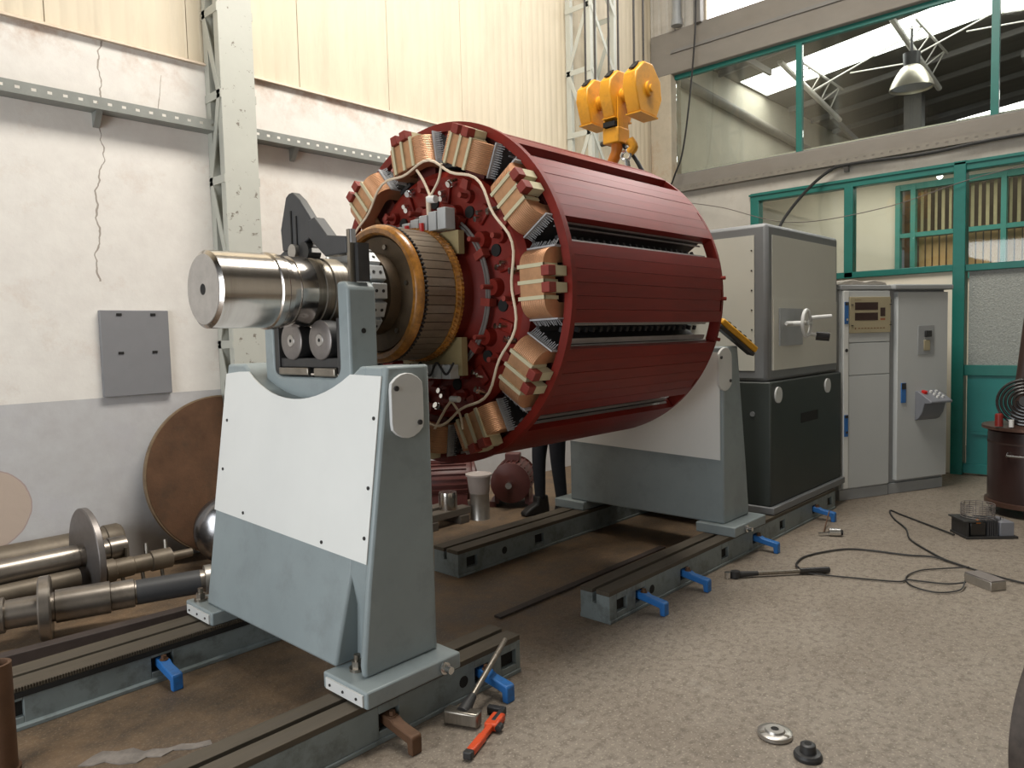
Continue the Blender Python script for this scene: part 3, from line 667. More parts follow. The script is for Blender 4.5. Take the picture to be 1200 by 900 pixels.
# ================================================================== PEDESTALS
def pedestal(label, X, flip, detail):
    """bearing pedestal; X = world x of the bearing centre, flip=-1 mirrors it along the rotor axis"""
    t = thing('bearing_pedestal', label, 'machine', (X, 3.08, 0.18), 0, 'bearing pedestals carrying the rotor')
    def fx(v): return X+flip*v                 # v = distance along the axis, negative towards the sloped side
    def mir(b):
        b.v = [(fx(v[0]), v[1], v[2]) for v in b.v]; return b
    fr = lambda z: -0.31+(z-0.25)*0.144        # sloped front
    Z0, Z1 = 0.25, 1.49
    yl, yr = 3.76, 2.54
    arcp = []
    for i in range(17):
        a = R(-35+70*i/16); arcp.append((3.08-0.86*math.sin(a), 1.33+0.86-0.86*math.cos(a)))
    poly = [(yr, Z0), (yl, Z0), (yl, Z1), (arcp[0][0]+0.01, Z1)]+[(p[0], min(p[1], Z1)) for p in arcp]+[(yr, Z1)]
    poly[0] = (2.585, Z0); poly.append((2.53, 0.64))
    b = MB(); n = len(poly)
    vs = [(fr(z), y, z) for y, z in poly]+[(0.08, y, z) for y, z in poly]
    b.add(vs, [tuple(range(n)), tuple(range(2*n-1, n-1, -1))]+[(i, (i+1) % n, n+(i+1) % n, n+i) for i in range(n)])
    # right-hand corner with the gusset recess over the foot bolt
    b.prism([(fr(1.49)+0.003, 1.488), (0.08, 1.488), (0.08, Z0), (-0.20, Z0), (-0.215, 0.50), (fr(0.64)+0.003, 0.64)], 'y', 2.43, 2.60)
    b.prism([(fr(1.49)+0.0, 1.49), (0.08, 1.49), (0.08, Z0), (fr(0.25)+0.02, Z0), (fr(0.3)+0.008, 0.3), (fr(0.62), 0.62)], 'y', 2.40, 2.435)
    pb = [(2.40, Z0)]+[q for q in poly[1:-1]]; pb[-1] = (2.40, 1.49)
    b.prism(pb, 'x', 0.06, 0.0895)
    build(mir(b), 'body', 'greyblue', t, 0.012)
    # white front panel with the cut-out arc
    pp = [(2.50, 0.72), (3.755, 0.735), (3.755, 1.44), (3.62, 1.452)]+[(p[0], p[1]+0.004) for p in arcp if p[1] < 1.45]+[(2.50, 1.45)]
    pp[0] = (2.425, 0.70); pp[-1] = (2.425, 1.45)
    b = MB(); n = len(pp)
    f2 = (lambda z: fr(z)) if flip > 0 else (lambda z: 0.0965)
    vs = [(f2(z)-0.006, y, z) for y, z in pp]+[(f2(z)-0.0005, y, z) for y, z in pp]
    b.add(vs, [tuple(range(n)), tuple(range(2*n-1, n-1, -1))]+[(i, (i+1) % n, n+(i+1) % n, n+i) for i in range(n)])
    pn = build(mir(b), 'front_panel', 'white', t)
    for yy, zz in ((2.45, 1.28), (2.45, 1.0), (2.45, 0.80), (2.75, 0.735), (3.45, 0.76), (3.70, 1.2), (3.70, 0.95)):
        xx = fx(f2(zz)-0.006)
        build(MB().cyl((xx, yy, zz), (xx-0.004, yy, zz), 0.008, n=10), 'panel_screw', 'black', pn)
    # feet on the rails
    for ya, yb in ((2.30, 2.60), (3.60, 3.90)):
        b = MB().box(-0.36, 0.13, ya, yb, 0.18, 0.25)
        ft = build(mir(b), 'foot_plate', 'greyblue', t, 0.008)
        ex = fx(-0.36)
        build(MB().box(min(ex, ex-flip*0.008), max(ex, ex-flip*0.008), ya+0.02, yb-0.03, 0.19, 0.235), 'end_plate', 'platewhite', ft)
        for k in range(3):
            yy = ya+0.06+k*0.09
            build(MB().cyl((ex-flip*0.008, yy, 0.212), (ex-flip*0.012, yy, 0.212), 0.006, n=8), 'plate_screw', 'black', ft)
        yb_ = 2.50 if ya < 3 else 3.83
        xb = fx(-0.26 if ya < 3 else -0.31)
        build(MB().cyl((xb, yb_, 0.25), (xb, yb_, 0.262), 0.034, n=20).cyl((xb, yb_, 0.262), (xb, yb_, 0.29), 0.025, n=6).cyl((xb, yb_, 0.29), (xb, yb_, 0.315), 0.014, n=12), 'foot_bolt', 'steeldark', ft)
    # stadium cover plate on the -y flank
    xc = X-0.045 if flip > 0 else X-0.09
    pl = []
    wv, hv = (0.098, 0.135) if flip > 0 else (0.11, 0.15)
    zc = 1.325 if flip > 0 else 1.335
    for i in range(24):
        a = 2*pi*i/24; pl.append((xc+max(-wv*0.86, min(wv*0.86, wv*math.cos(a)*1.15)), zc+hv*math.sin(a)))
    cp = build(MB().prism(pl, 'y', 2.382, 2.40), 'cover_plate', 'platewhite', t, 0.003)
    for sx, sz in ((-0.6, 0.55), (0.6, -0.55)):
        build(MB().cyl((xc+sx*wv, 2.382, zc+sz*hv), (xc+sx*wv, 2.374, zc+sz*hv), 0.011, n=12), 'cover_screw', 'black', cp)
    # eye bolt on the foot flank
    build(MB().cyl((X+0.03, 2.30, 0.215), (X+0.03, 2.25, 0.215), 0.016, n=12).cyl((X+0.03, 2.285, 0.215), (X+0.03, 2.295, 0.215), 0.026, n=16), 'side_bolt', 'chrome', t)
    # bearing yoke
    o = []
    yo0, yo1, yi0, yi1 = 2.73, 3.47, 2.815, 3.385
    outer = [(yo1, 1.25), (yo1, 1.83), (yo1-0.03, 1.86), (yi1+0.005, 1.86), (yi1, 1.85)]
    inn = []
    for i in range(7):
        a = pi/2*i/6; inn.append((yi1-0.06+0.06*math.cos(a), 1.49-0.06*math.sin(a)))
    for i in range(7):
        a = pi/2*i/6; inn.append((yi0+0.06-0.06*math.sin(a), 1.49-0.06*math.cos(a)))
    poly = outer+inn+[(yi0, 1.85), (yi0-0.005, 1.86), (yo0+0.03, 1.86), (yo0, 1.83), (yo0, 1.25)]
    yk = build(mir(MB().prism(poly, 'x', -0.075, 0.075)), 'bearing_yoke', 'greyblue', t, 0.012)
    build(MB().cyl((X, 2.73, 1.64), (X, 2.727, 1.64), 0.012, n=14), 'grease_hole', 'slot', yk)
    # roller carriage
    cg = build(MB().box(X-0.06, X+0.07, yi0+0.005, yi1-0.005, 1.475, 1.52).box(X-0.07, X+0.07, yi0+0.002, yi0+0.025, 1.44, 1.70).box(X-0.07, X+0.07, yi1-0.045, yi1-0.002, 1.44, 1.70).box(X+0.03, X+0.07, yi0+0.02, yi1-0.02, 1.44, 1.66), 'roller_carriage', 'black', t, 0.004)
    build(MB().box(fx(-0.085), fx(-0.085)+0.02, yi0+0.03, yi0+0.20, 1.435, 1.475), 'carriage_block', 'steeldark', cg, 0.005)
    build(MB().box(fx(-0.085), fx(-0.085)+0.02, yi0+0.25, yi1-0.06, 1.438, 1.475), 'carriage_block', 'steeldark', cg, 0.005)
    for yy in (2.975, 3.225):
        rl = build(MB().lathe([(-0.070, 0.02), (-0.070, 0.088), (-0.066, 0.093), (-0.02, 0.093), (0.0, 0.09), (0.02, 0.02)], 48, (X, yy, 1.603), (1,0,0)), 'support_roller', 'armblack', t)
        build(MB().lathe([(-0.0708, 0.030), (-0.0712, 0.0875), (-0.0685, 0.092), (-0.066, 0.0932), (-0.066, 0.03)], 48, (X, yy, 1.603), (1,0,0), closed=True), 'roller_face', 'roller', rl)
        build(MB().lathe([(-0.074, 0.006), (-0.074, 0.027), (-0.070, 0.031)], 24, (X, yy, 1.603), (1,0,0)), 'roller_hub', 'endface', rl)
        build(MB().cyl((X-0.0745, yy, 1.603), (X-0.0738, yy, 1.603), 0.009, n=12), 'roller_bore', 'slot', rl)
    if detail:
        # black hold-down arm over the journal
        ar = build(MB().prism([(3.257, 2.315), (3.225, 2.318), (3.165, 2.275), (3.055, 2.155), (3.075, 2.09), (3.20, 2.04), (3.335, 2.045), (3.345, 2.15), (3.285, 2.30)], 'x', 1.94, 1.985), 'hold_down_arm', 'armblack', t, 0.006)
        build(MB().prism([(3.335, 2.045), (3.25, 2.04), (3.285, 2.0), (3.41, 1.98), (3.40, 2.02)], 'x', 1.945, 1.98), 'arm_strut', 'armblack', ar, 0.004)
        build(MB().box(1.936, 1.941, 3.235, 3.245, 2.06, 2.23).box(1.936, 1.941, 3.19, 3.198, 2.06, 2.20), 'arm_slot', 'slot', ar)
        build(MB().prism([(3.08, 2.165), (3.03, 2.175), (2.93, 2.08), (2.78, 2.06), (2.78, 1.985), (2.95, 1.985), (3.05, 2.06), (3.085, 2.09)], 'x', 1.93, 1.99), 'cross_arm', 'armblack', ar, 0.006)
        build(MB().cyl((1.93, 3.13, 2.025), (2.0, 3.13, 2.025), 0.045, n=20), 'pinch_roller', 'black', ar)
        build(MB().cyl((1.91, 3.20, 2.03), (1.935, 3.20, 2.03), 0.035, n=20), 'pinch_roller', 'alu', ar)
        build(MB().obox((1.95, 3.10, 2.03), (1.95, 2.86, 2.0), 0.02, 0.02), 'spring_rod', 'chrome', ar)
        build(MB().obox((1.95, 2.772, 1.85), (1.95, 2.772, 2.09), 0.022, 0.03), 'clamp_post', 'steeldark', ar)
        build(MB().box(1.96, 2.02, 2.735, 2.76, 1.86, 2.03), 'clamp_block', 'black', ar)
        build(MB().box(1.94, 1.965, 2.755, 2.79, 2.03, 2.09), 'clamp_nut', 'insul', ar)
    return t
pedestal('front grey bearing pedestal with white panel carrying the shiny shaft end', 1.97, 1, True)
pedestal('far grey bearing pedestal with white panel partly hidden behind the rotor', 4.80, -1, False)

# ================================================================== ROTOR
AX = (2.76, 3.1, 1.83)
ro = thing('rotor', 'large red rotor with copper coils and a long steel shaft on the pedestals', 'rotor', AX)
def rbuild(b, name, mat, parent=ro, rot=None, bevel=0, ang=35):
    o = build(b, name, mat, parent, bevel, True, ang)
    if rot is not None: o.rotation_euler = (rot, 0, 0)
    return o
# shaft (x relative to AX)
def px(v): return v-2.76
sh = rbuild(MB().lathe([(px(1.425), 0.150), (px(1.437), 0.166), (px(1.70), 0.166), (px(1.705), 0.174), (px(1.735), 0.174), (px(1.742), 0.168), (px(1.765), 0.168), (px(1.768), 0.156), (px(1.80), 0.156), (px(1.803), 0.164), (px(1.885), 0.164)], 96), 'shaft', 'steel')
rbuild(MB().lathe([(px(1.885), 0.162), (px(1.905), 0.162), (px(1.908), 0.155), (px(1.93), 0.155), (px(1.933), 0.162), (px(1.96), 0.162), (px(1.963), 0.156), (px(1.98), 0.156), (px(1.983), 0.164), (px(2.06), 0.164), (px(2.07), 0.15), (px(2.35), 0.15)], 72), 'journal', 'steeldark', sh)
rbuild(MB().lathe([(px(1.4235), 0.012), (px(1.422), 0.028), (px(1.4225), 0.148), (px(1.4255), 0.150)], 72), 'shaft_end_face', 'endface', sh)
rbuild(MB().cyl((px(1.423), 0, 0), (px(1.4215), 0, 0), 0.024, n=24), 'centre_hole', 'slot', sh)
rbuild(MB().box(px(1.46), px(1.68), -0.008, 0.042, 0.150, 0.167), 'shaft_key', 'rustedge', sh)
rbuild(MB().lathe([(px(4.25), 0.30), (px(4.45), 0.22), (px(4.6), 0.164), (px(4.95), 0.164), (px(4.96), 0.12), (px(5.43), 0.12)], 48), 'tail_shaft', 'steeldark', sh)
# balance-weight ring
bw = rbuild(MB().lathe([(px(2.12), 0.15), (px(2.12), 0.195), (px(2.19), 0.195), (px(2.19), 0.15)], 48, closed=True), 'weight_ring', 'weight')
w0 = None
for k in range(16):
    a = 2*pi*k/16
    if w0 is None:
        b = MB().box(px(2.125), px(2.215), -0.037, 0.037, 0.185, 0.236)
        w0 = rbuild(b, 'balance_weight', 'weight', bw, a, 0.004)
        s0 = rbuild(MB().cyl((px(2.15), 0, 0.236), (px(2.15), 0, 0.239), 0.008, n=8).cyl((px(2.19), 0, 0.236), (px(2.19), 0, 0.239), 0.008, n=8), 'weight_screw', 'slot', bw, a)
    else:
        again(w0, rot=(a, 0, 0)); again(s0, rot=(a, 0, 0))
# commutator
cm = rbuild(MB().lathe([(px(2.28), 0.155), (px(2.28), 0.20), (px(2.335), 0.215), (px(2.345), 0.30), (px(2.36), 0.31), (px(2.36), 0.345), (px(2.62), 0.345), (px(2.62), 0.155)], 96), 'commutator', 'face')
rbuild(MB().lathe([(px(2.335), 0.312), (px(2.322), 0.322), (px(2.320), 0.345), (px(2.330), 0.360), (px(2.345), 0.366), (px(2.362), 0.365), (px(2.366), 0.346), (px(2.36), 0.312)], 96, closed=True), 'front_band', 'amber', cm)
NB = 48; b0 = None
for k in range(NB):
    a = 2*pi*k/NB
    if b0 is None:
        b0 = rbuild(MB().arc(0.338, 0.357, -pi/NB+0.0065, pi/NB-0.0065, px(2.384), px(2.572), 2), 'commutator_bar', 'bar', cm, a)
    else: again(b0, rot=(a, 0, 0))
rbuild(MB().lathe([(px(2.574), 0.34), (px(2.576), 0.362), (px(2.60), 0.372), (px(2.622), 0.366), (px(2.625), 0.34)], 96, closed=True), 'rear_band', 'amber', cm)
b = MB()
for k in range(96):
    a = 2*pi*k/96; sn, cs = -math.sin(a), math.cos(a)
    b.cyl((px(2.362), 0.363*sn, 0.363*cs), (px(2.386), 0.360*sn, 0.360*cs), 0.0068, n=5)
stuff(rbuild(b, 'band_lacing', 'fin', cm))
b = MB()
for k in range(96):
    a = 2*pi*(k+0.5)/96; sn, cs = -math.sin(a), math.cos(a); a2 = a+0.045
    b.obox((px(2.574), 0.361*sn, 0.361*cs), (px(2.618), -0.367*math.sin(a2), 0.367*math.cos(a2)), 0.012, 0.012)
stuff(rbuild(b, 'rear_lacing', 'amber', cm))
for a in (20, 80, 140, 200, 260, 320):
    sn, cs = -math.sin(R(a)), math.cos(R(a))
    rbuild(MB().cyl((px(2.342), 0.255*sn, 0.255*cs), (px(2.33), 0.255*sn, 0.255*cs), 0.014, n=6), 'face_bolt', 'steeldark', cm)
cm.location.x = -0.012; cm.scale = (1, 0.965, 0.965)
# hub, spider
hub = rbuild(MB().lathe([(px(2.62), 0.30), (px(2.70), 0.33), (px(2.745), 0.44), (px(2.745), 0.64), (px(2.77), 0.675), (px(2.85), 0.68), (px(2.85), 0.30)], 66), 'hub_plate', 'red')
rbuild(MB().lathe([(px(2.84), 0.30), (px(2.86), 0.665), (px(4.25), 0.665), (px(4.26), 0.30)], 66), 'spider_drum', 'reddark')
TH0 = 56; NP = 11; ST = 360/NP
for k in range(NP):
    a = R(TH0+ST*k)
    def pol(r, t, xx): 
        aa = a+t; return (px(xx), -r*math.sin(aa), r*math.cos(aa))
    rbuild(MB().cyl(pol(0.575, 0.10, 2.745), pol(0.575, 0.10, 2.715), 0.036, 0.032, n=14), 'stud_boss', 'red', hub)
    rbuild(MB().cyl(pol(0.575, 0.10, 2.715), pol(0.575, 0.10, 2.665), 0.014, n=10), 'stud', 'redblock', hub)
    rbuild(MB().cyl(pol(0.625, -0.13, 2.745), pol(0.60, -0.13, 2.69), 0.017, n=10).cyl(pol(0.612, -0.13, 2.715), pol(0.607, -0.13, 2.705), 0.022, n=6), 'hub_bolt', 'chrome', hub)
    rbuild(MB().cyl(pol(0.46, -0.02, 2.745), pol(0.46, -0.02, 2.70), 0.05, 0.042, n=16), 'hub_boss', 'red', hub)
    rbuild(MB().cyl(pol(0.46, -0.02, 2.70), pol(0.46, -0.02, 2.63), 0.013, n=10), 'stud', 'redblock', hub)
    rbuild(MB().cyl(pol(0.505, 0.17, 2.748), pol(0.505, 0.17, 2.735), 0.032, n=18), 'hub_hole', 'slot', hub)
    rbuild(MB().cyl(pol(0.535, -0.20, 2.745), pol(0.52, -0.20, 2.685), 0.015, n=8).cyl(pol(0.565, -0.225, 2.745), pol(0.55, -0.225, 2.69), 0.013, n=8), 'hub_bolt', 'chrome', hub)
    rbuild(MB().obox(pol(0.50, -0.215, 2.735), pol(0.60, -0.215, 2.735), 0.06, 0.02, (1, 0, 0)), 'hub_lug', 'red', hub, None, 0.006)
    rbuild(MB().prism([(-0.03, 0.0), (0.03, 0.0), (0.022, 0.05), (-0.022, 0.05)], 'x', px(2.72), px(2.746)), 'rim_lug', 'redblock', hub).matrix_local = Matrix.Rotation(a+0.02, 4, 'X') @ Matrix.Translation((0, 0, 0.60))
    rbuild(MB().obox(pol(0.405, 0.15, 2.70), pol(0.47, 0.15, 2.70), 0.04, 0.05, (1, 0, 0)), 'cable_clip', 'redblock', hub)
for rr in (0.425, 0.443):
    rbuild(MB().torus((px(2.70), 0, 0), (1,0,0), rr, 0.0075, 72, 6), 'ring_cable', 'cablegrey', hub)
# rings that hold the slats
rbuild(MB().lathe([(0, 0.885), (0, 0.932), (0.035, 0.932), (0.035, 0.885)], 120, closed=True), 'near_ring', 'red')
rbuild(MB().lathe([(1.52, 0.845), (1.52, 0.912), (1.545, 0.912), (1.545, 0.845)], 120, closed=True), 'far_ring', 'red')
# coil end + pole, built at the top (radial = +z) and copied round
def rrect(x0, x1, hw, r, n=8):
    p = []
    for cx, cyy, a0 in ((x0+r, -hw+r, pi), (x1-r, -hw+r, 1.5*pi), (x1-r, hw-r, 0), (x0+r, hw-r, 0.5*pi)):
        for i in range(n+1):
            a = a0+pi/2*i/n; p.append((cx+r*math.cos(a), cyy+r*math.sin(a)))
    return p
def ringex(outer, inner, z0, z1):
    n = len(outer); b = MB()
    vs = [(x, y, z) for z in (z0, z1) for ps in (outer, inner) for x, y in ps]
    fs = []
    for i in range(n):
        j = (i+1) % n
        fs += [(i, j, 2*n+j, 2*n+i), (n+j, n+i, 3*n+i, 3*n+j), (j, i, n+i, n+j), (2*n+i, 2*n+j, 3*n+j, 3*n+i)]
    return b.add(vs, fs)
CO = ringex(rrect(-0.115, 1.56, 0.168, 0.085), rrect(-0.03, 1.47, 0.095, 0.03), 0.705, 0.855)
first = None
def pole_set(k):
    global first
    a = R(TH0+ST*k)
    if first is None:
        c = rbuild(CO, 'coil', 'copper', ro, a, 0, 50)
        fp = rbuild(MB().box(-0.118, -0.112, -0.082, 0.085, 0.708, 0.852), 'flat_lead', 'copperflat', c)
        for yy in (-0.072, 0.004, 0.08):
            rbuild(MB().box(-0.127, -0.115, yy-0.009, yy+0.009, 0.70, 0.862).box(-0.127, -0.02, yy-0.009, yy+0.009, 0.855, 0.862), 'insulation_strip', 'strip', c)
        for yy in (-0.028, 0.05):
            sb = rbuild(MB().box(-0.138, -0.085, yy-0.024, yy+0.024, 0.857, 0.905), 'spacer_block', 'redblock', c, None, 0.003)
        rbuild(MB().box(-0.085, -0.004, -0.051, -0.005, 0.857, 0.904).box(-0.085, -0.004, 0.027, 0.073, 0.857, 0.904), 'spacer_cap', 'strip', c)
        b = MB(); e = MB()
        for q in (-1, 1):
            b.box(0.0, 1.45, q*0.178-0.006, q*0.178+0.006, 0.70, 0.86)
            e.box(-0.045, 0.02, q*0.172-0.004, q*0.172+0.004, 0.695, 0.872)
            for i in range(15): e.obox((-0.03, q*0.175, 0.702+i*0.0115), (-0.012+0.012*random.random(), q*(0.195+0.012*random.random()), 0.702+i*0.0115), 0.003, 0.003)
        rbuild(b, 'side_insulation', 'fin', c)
        stuff(rbuild(e, 'insulation_comb', 'insul', c))
        p = rbuild(MB().arc(0.66, 0.86, -R(6.2), R(6.2), 0.03, 1.46, 3).arc(0.845, 0.892, -R(11.9), R(11.9), 0.04, 1.48, 6), 'pole_core', 'reddark', ro, a)
        b = MB()
        for i in range(22): b.arc(0.79+0.01*(i % 2), 0.815, R(15.2), R(17.0), 0.10+i*0.062, 0.118+i*0.062, 1)
        b.arc(0.70, 0.72, R(12.4), R(20.3), 0.03, 1.47, 2)
        f = stuff(rbuild(b, 'slot_fins', 'fin', ro, a))
        g = rbuild(MB().arc(0.868, 0.876, R(12.5), R(13.0), 0.04, 1.46, 1).arc(0.845, 0.853, R(13.4), R(13.9), 0.04, 1.46, 1), 'slot_strip', 'steelstrip', ro, a)
        h = rbuild(MB().arc(0.855, 0.863, R(18.2), R(20.0), 0.04, 1.46, 1).arc(0.87, 0.885, R(20.1), R(20.4), 0.04, 1.46, 1), 'slot_strip', 'steelstrip', ro, a)
        first = (c, p, f, g, h)
    else:
        for o in first:
            n = copy_tree(o); n.rotation_euler = (a, 0, 0)
for k in range(NP): pole_set(k)
# slats: six to a pole
s0 = {}
NS = 6; W = 24.6/NS
for k in range(NP):
    for j in range(NS):
        a = R(TH0+ST*k-12.3+(j+0.5)*W)
        v = random.randrange(4) if 0 < j < NS-1 else 4
        if v not in s0:
            e = random.uniform(-0.012, 0.012)
            s0[v] = rbuild(MB().arc(0.893 if v < 4 else 0.848, 0.918+random.uniform(-0.001, 0.001), -R(W/2-0.055), R(W/2-0.055), 0.036, 1.50+e, 2), 'slat', 'redplank', ro, a, 0.0)
        else: again(s0[v], rot=(a, 0, 0))
# tie lugs outside the far ring
for a in (84, 92, 108):
    sn, cs = -math.sin(R(a)), math.cos(R(a))
    rbuild(MB().cyl((1.52, 0.905*sn, 0.905*cs), (1.545, 0.93*sn, 0.93*cs), 0.013, n=6), 'ring_lug', 'red')
# cream binding cord weaving along the coil ends
pts = []
for i in range(89):
    d = -150+i*360/88*0.92; a = R(d)
    r = 0.690-0.022*math.cos(math.radians((d-TH0)*NP))
    pts.append((-0.135, -r*math.sin(a), r*math.cos(a)))
cd = rbuild(MB().tube(pts, 0.0072, 7), 'binding_cord', 'cord')
def loc(y, z, x=2.63): return (px(x), y-3.1, z-1.83)
rbuild(MB().tube(spline([loc(3.10, 2.50, 2.62), loc(3.06, 2.44), loc(3.00, 2.35, 2.62), loc(2.985, 2.33, 2.6)], 6), 0.007, 6).tube(spline([loc(2.90, 2.50, 2.62), loc(2.94, 2.42), loc(2.985, 2.33, 2.6)], 6), 0.007, 6).cyl(loc(2.99, 2.34, 2.6), loc(2.985, 2.19, 2.6), 0.013, n=8), 'cord_tail', 'cord', cd)
rbuild(MB().cyl(loc(2.985, 2.325, 2.6), loc(2.93, 2.32, 2.6), 0.02, n=12), 'cord_sleeve', 'whitebtn', cd)
rbuild(MB().tube(spline([loc(3.02, 1.11, 2.62), loc(2.94, 1.22), loc(2.86, 1.27, 2.6)], 6), 0.007, 6).tube(spline([loc(2.86, 1.27, 2.6), loc(2.83, 1.2), loc(2.80, 1.12, 2.62)], 6), 0.007, 6), 'cord_tail', 'cord', cd)
rbuild(MB().cyl(loc(2.86, 1.28, 2.6), loc(2.80, 1.28, 2.6), 0.016, n=12), 'cord_sleeve', 'whitebtn', cd)
# terminal blocks above and below the commutator
for sgn, nm in ((1, 0), (-1, 1)):
    z0 = 2.155 if sgn > 0 else 1.385
    tb = rbuild(MB().box(px(2.63), px(2.67), 2.80-3.1, 3.28-3.1, (2.03 if sgn > 0 else 1.40)-1.83, (2.15 if sgn > 0 else 1.60)-1.83), 'terminal_board', 'termyel', ro)
    yy = 2.83
    for i in range(6):
        hgt = 0.05+0.012*((5-i) if sgn > 0 else 2)
        rbuild(MB().box(px(2.57), px(2.64), yy-3.1, yy+0.062-3.1, z0-1.83, z0+hgt-1.83), 'terminal', 'termwhite', tb, None, 0.004); yy += 0.072
    if sgn > 0:
        for yv in (3.12, 3.0): rbuild(MB().cyl(loc(yv, 2.15, 2.56), loc(yv, 2.20, 2.555), 0.013, n=8), 'red_clip', 'redbtn', tb)
    else:
        rbuild(MB().tube(spline([loc(3.15, 1.46, 2.57), loc(3.10, 1.40, 2.56), loc(3.05, 1.47, 2.56), loc(2.98, 1.40, 2.56), loc(2.92, 1.47, 2.56), loc(2.85, 1.41, 2.56), loc(2.80, 1.47, 2.57)], 6), 0.006, 6), 'lead_wire', 'black', tb)

# ================================================================== CRANE HOOK BLOCK
hk = thing('hook_block', 'yellow crane hook block with three sheave housings hanging above the rotor', 'crane hook', (5.05, 3.44, 2.75))
def housing(y0, y1, cx, cz, r, flare):
    p = [(cx-r*0.62, cz-r*0.95), (cx+r*0.55, cz-r*1.0), (cx+r*0.95, cz-r*0.25), (cx+r*0.86, cz+r*0.45), (cx+r*0.30, cz+r*1.0), (cx-r*0.30, cz+r*0.98), (cx-r*0.85, cz+r*0.50), (cx-r*0.95, cz-r*0.02)]
    return MB().prism(p, 'y', y0, y1)
for (y0, y1, cx, cz, r) in ((3.165, 3.285, 5.03, 3.475, 0.20), (3.40, 3.505, 5.02, 3.475, 0.19), (3.625, 3.735, 5.02, 3.465, 0.185)):
    h = build(housing(y0, y1, cx, cz, r, 0), 'sheave_housing', 'yellow', hk, 0.01)
    yc = (y0+y1)/2
    build(MB().cyl((cx, y0, cz), (cx, y0-0.02, cz), 0.055, n=24).cyl((cx, y0-0.02, cz), (cx, y0-0.035, cz), 0.028, n=14), 'axle_cap', 'yellow', h)
    build(MB().prism([(cx-r*0.72, cz+r*0.66), (cx-r*0.36, cz+r*0.98), (cx-r*0.40, cz+r*1.01), (cx-r*0.76, cz+r*0.69)], 'y', yc-0.022, yc+0.022), 'rope_slot', 'slot', h)
    build(MB().prism([(cx-r*0.66, cz-r*0.95), (cx+r*0.58, cz-r*1.0), (cx+r*0.58, cz-r*1.05), (cx-r*0.66, cz-r*1.0)], 'y', y0-0.008, y1+0.008), 'bottom_plate', 'yellow', h)
    for xo in (-0.11, 0.02):
        build(MB().cyl((cx+xo, yc, cz+r*0.8), (cx+xo, yc-0.02, 7.55), 0.0085, n=6), 'wire_rope', 'rope', hk)
build(MB().cyl((5.02, 3.18, 3.47), (5.02, 3.74, 3.47), 0.05, n=16), 'axle', 'yellow', hk)
build(MB().box(4.93, 5.07, 3.385, 3.395, 3.10, 3.45).box(4.93, 5.07, 3.515, 3.525, 3.10, 3.45), 'side_plate', 'yellow', hk)
build(MB().box(4.92, 5.08, 3.38, 3.53, 3.10, 3.22), 'crosshead', 'yellow', hk, 0.008)
build(MB().box(4.90, 5.05, 3.40, 3.51, 3.225, 3.262), 'gap_plate', 'slot', hk)
build(MB().cyl((5.0, 3.53, 3.13), (5.0, 3.60, 3.13), 0.02, n=10), 'crosshead_pin', 'rope', hk)
hp = spline([(5.0, 3.45, 3.12), (5.0, 3.455, 3.04), (5.0, 3.50, 2.96), (5.0, 3.515, 2.89), (5.0, 3.48, 2.82), (5.0, 3.42, 2.80), (5.0, 3.36, 2.83), (5.0, 3.345, 2.88)], 6)
build(MB().tube(hp, [0.045]*10+[0.043]*20+[0.04-0.0016*i for i in range(len(hp)-30)], 12), 'hook', 'orange', hk)
build(MB().tube(spline([(5.02, 3.34, 3.12), (5.03, 3.31, 3.06), (5.02, 3.35, 3.02)], 5), 0.035, 10), 'safety_latch', 'yellow', hk)
sk = thing('lifting_shackle', 'bright steel shackle hooked beside the crane hook', 'shackle', (5.0, 3.36, 2.72))
build(MB().torus((5.0, 3.365, 3.0), (1, 0.2, 0), 0.036, 0.014, 20, 8), 'shackle_bow', 'chrome', sk)
build(MB().cyl((5.0, 3.36, 2.97), (5.0, 3.33, 2.80), 0.022, n=10), 'shackle_body', 'chrome', sk)
tag(build(MB().tube(spline([(5.03, 3.42, 3.10), (5.05, 3.33, 3.0), (5.08, 3.26, 2.86), (5.10, 3.20, 2.73)], 6), 0.017, 7), 'lifting_sling', 'black'), 'dark rope sling hanging from the hook block behind the rotor', 'sling')

# ================================================================== DRIVE CABINET
dc = thing('drive_cabinet', 'large grey drive cabinet with pale panels and a handwheel behind the rotor', 'machine', (6.2, 3.1, 0.18))
build(MB().box(5.42, 6.92, 2.375, 3.9, 0.24, 1.20), 'lower_body', 'drivegrey', dc, 0.012)
build(MB().box(5.40, 6.94, 2.345, 3.92, 0.185, 0.24), 'base_lip', 'drivefr', dc, 0.006)
build(MB().box(5.42, 6.90, 2.40, 3.88, 1.20, 2.40), 'upper_body', 'drivefr', dc, 0.03)
build(MB().box(5.414, 5.421, 2.50, 3.80, 1.285, 2.315), 'front_panel', 'drivepan', dc)
sp_ = build(MB().box(5.50, 6.84, 2.394, 2.401, 1.285, 2.315), 'side_panel', 'drivepan', dc)
build(MB().box(5.51, 6.84, 2.388, 2.394, 1.285, 1.83), 'access_panel', 'drivepan', dc)
bk = build(MB().box(5.60, 6.04, 2.376, 2.388, 1.47, 1.76), 'handwheel_plate', 'cabgrey', dc)
build(MB().cyl((5.72, 2.376, 1.64), (5.72, 2.20, 1.64), 0.02, n=12).cyl((5.60, 2.33, 1.64), (5.72, 2.33, 1.64), 0.013, n=8), 'spindle', 'platewhite', dc)
hw = build(MB().torus((5.72, 2.22, 1.64), (-0.08, 1, 0), 0.10, 0.014, 36, 8).cyl((5.62, 2.22, 1.64), (5.82, 2.22, 1.64), 0.011, n=8), 'handwheel', 'platewhite', dc)
build(MB().cyl((5.80, 2.22, 1.68), (5.95, 2.12, 1.69), 0.017, n=10), 'crank_grip', 'platewhite', hw)
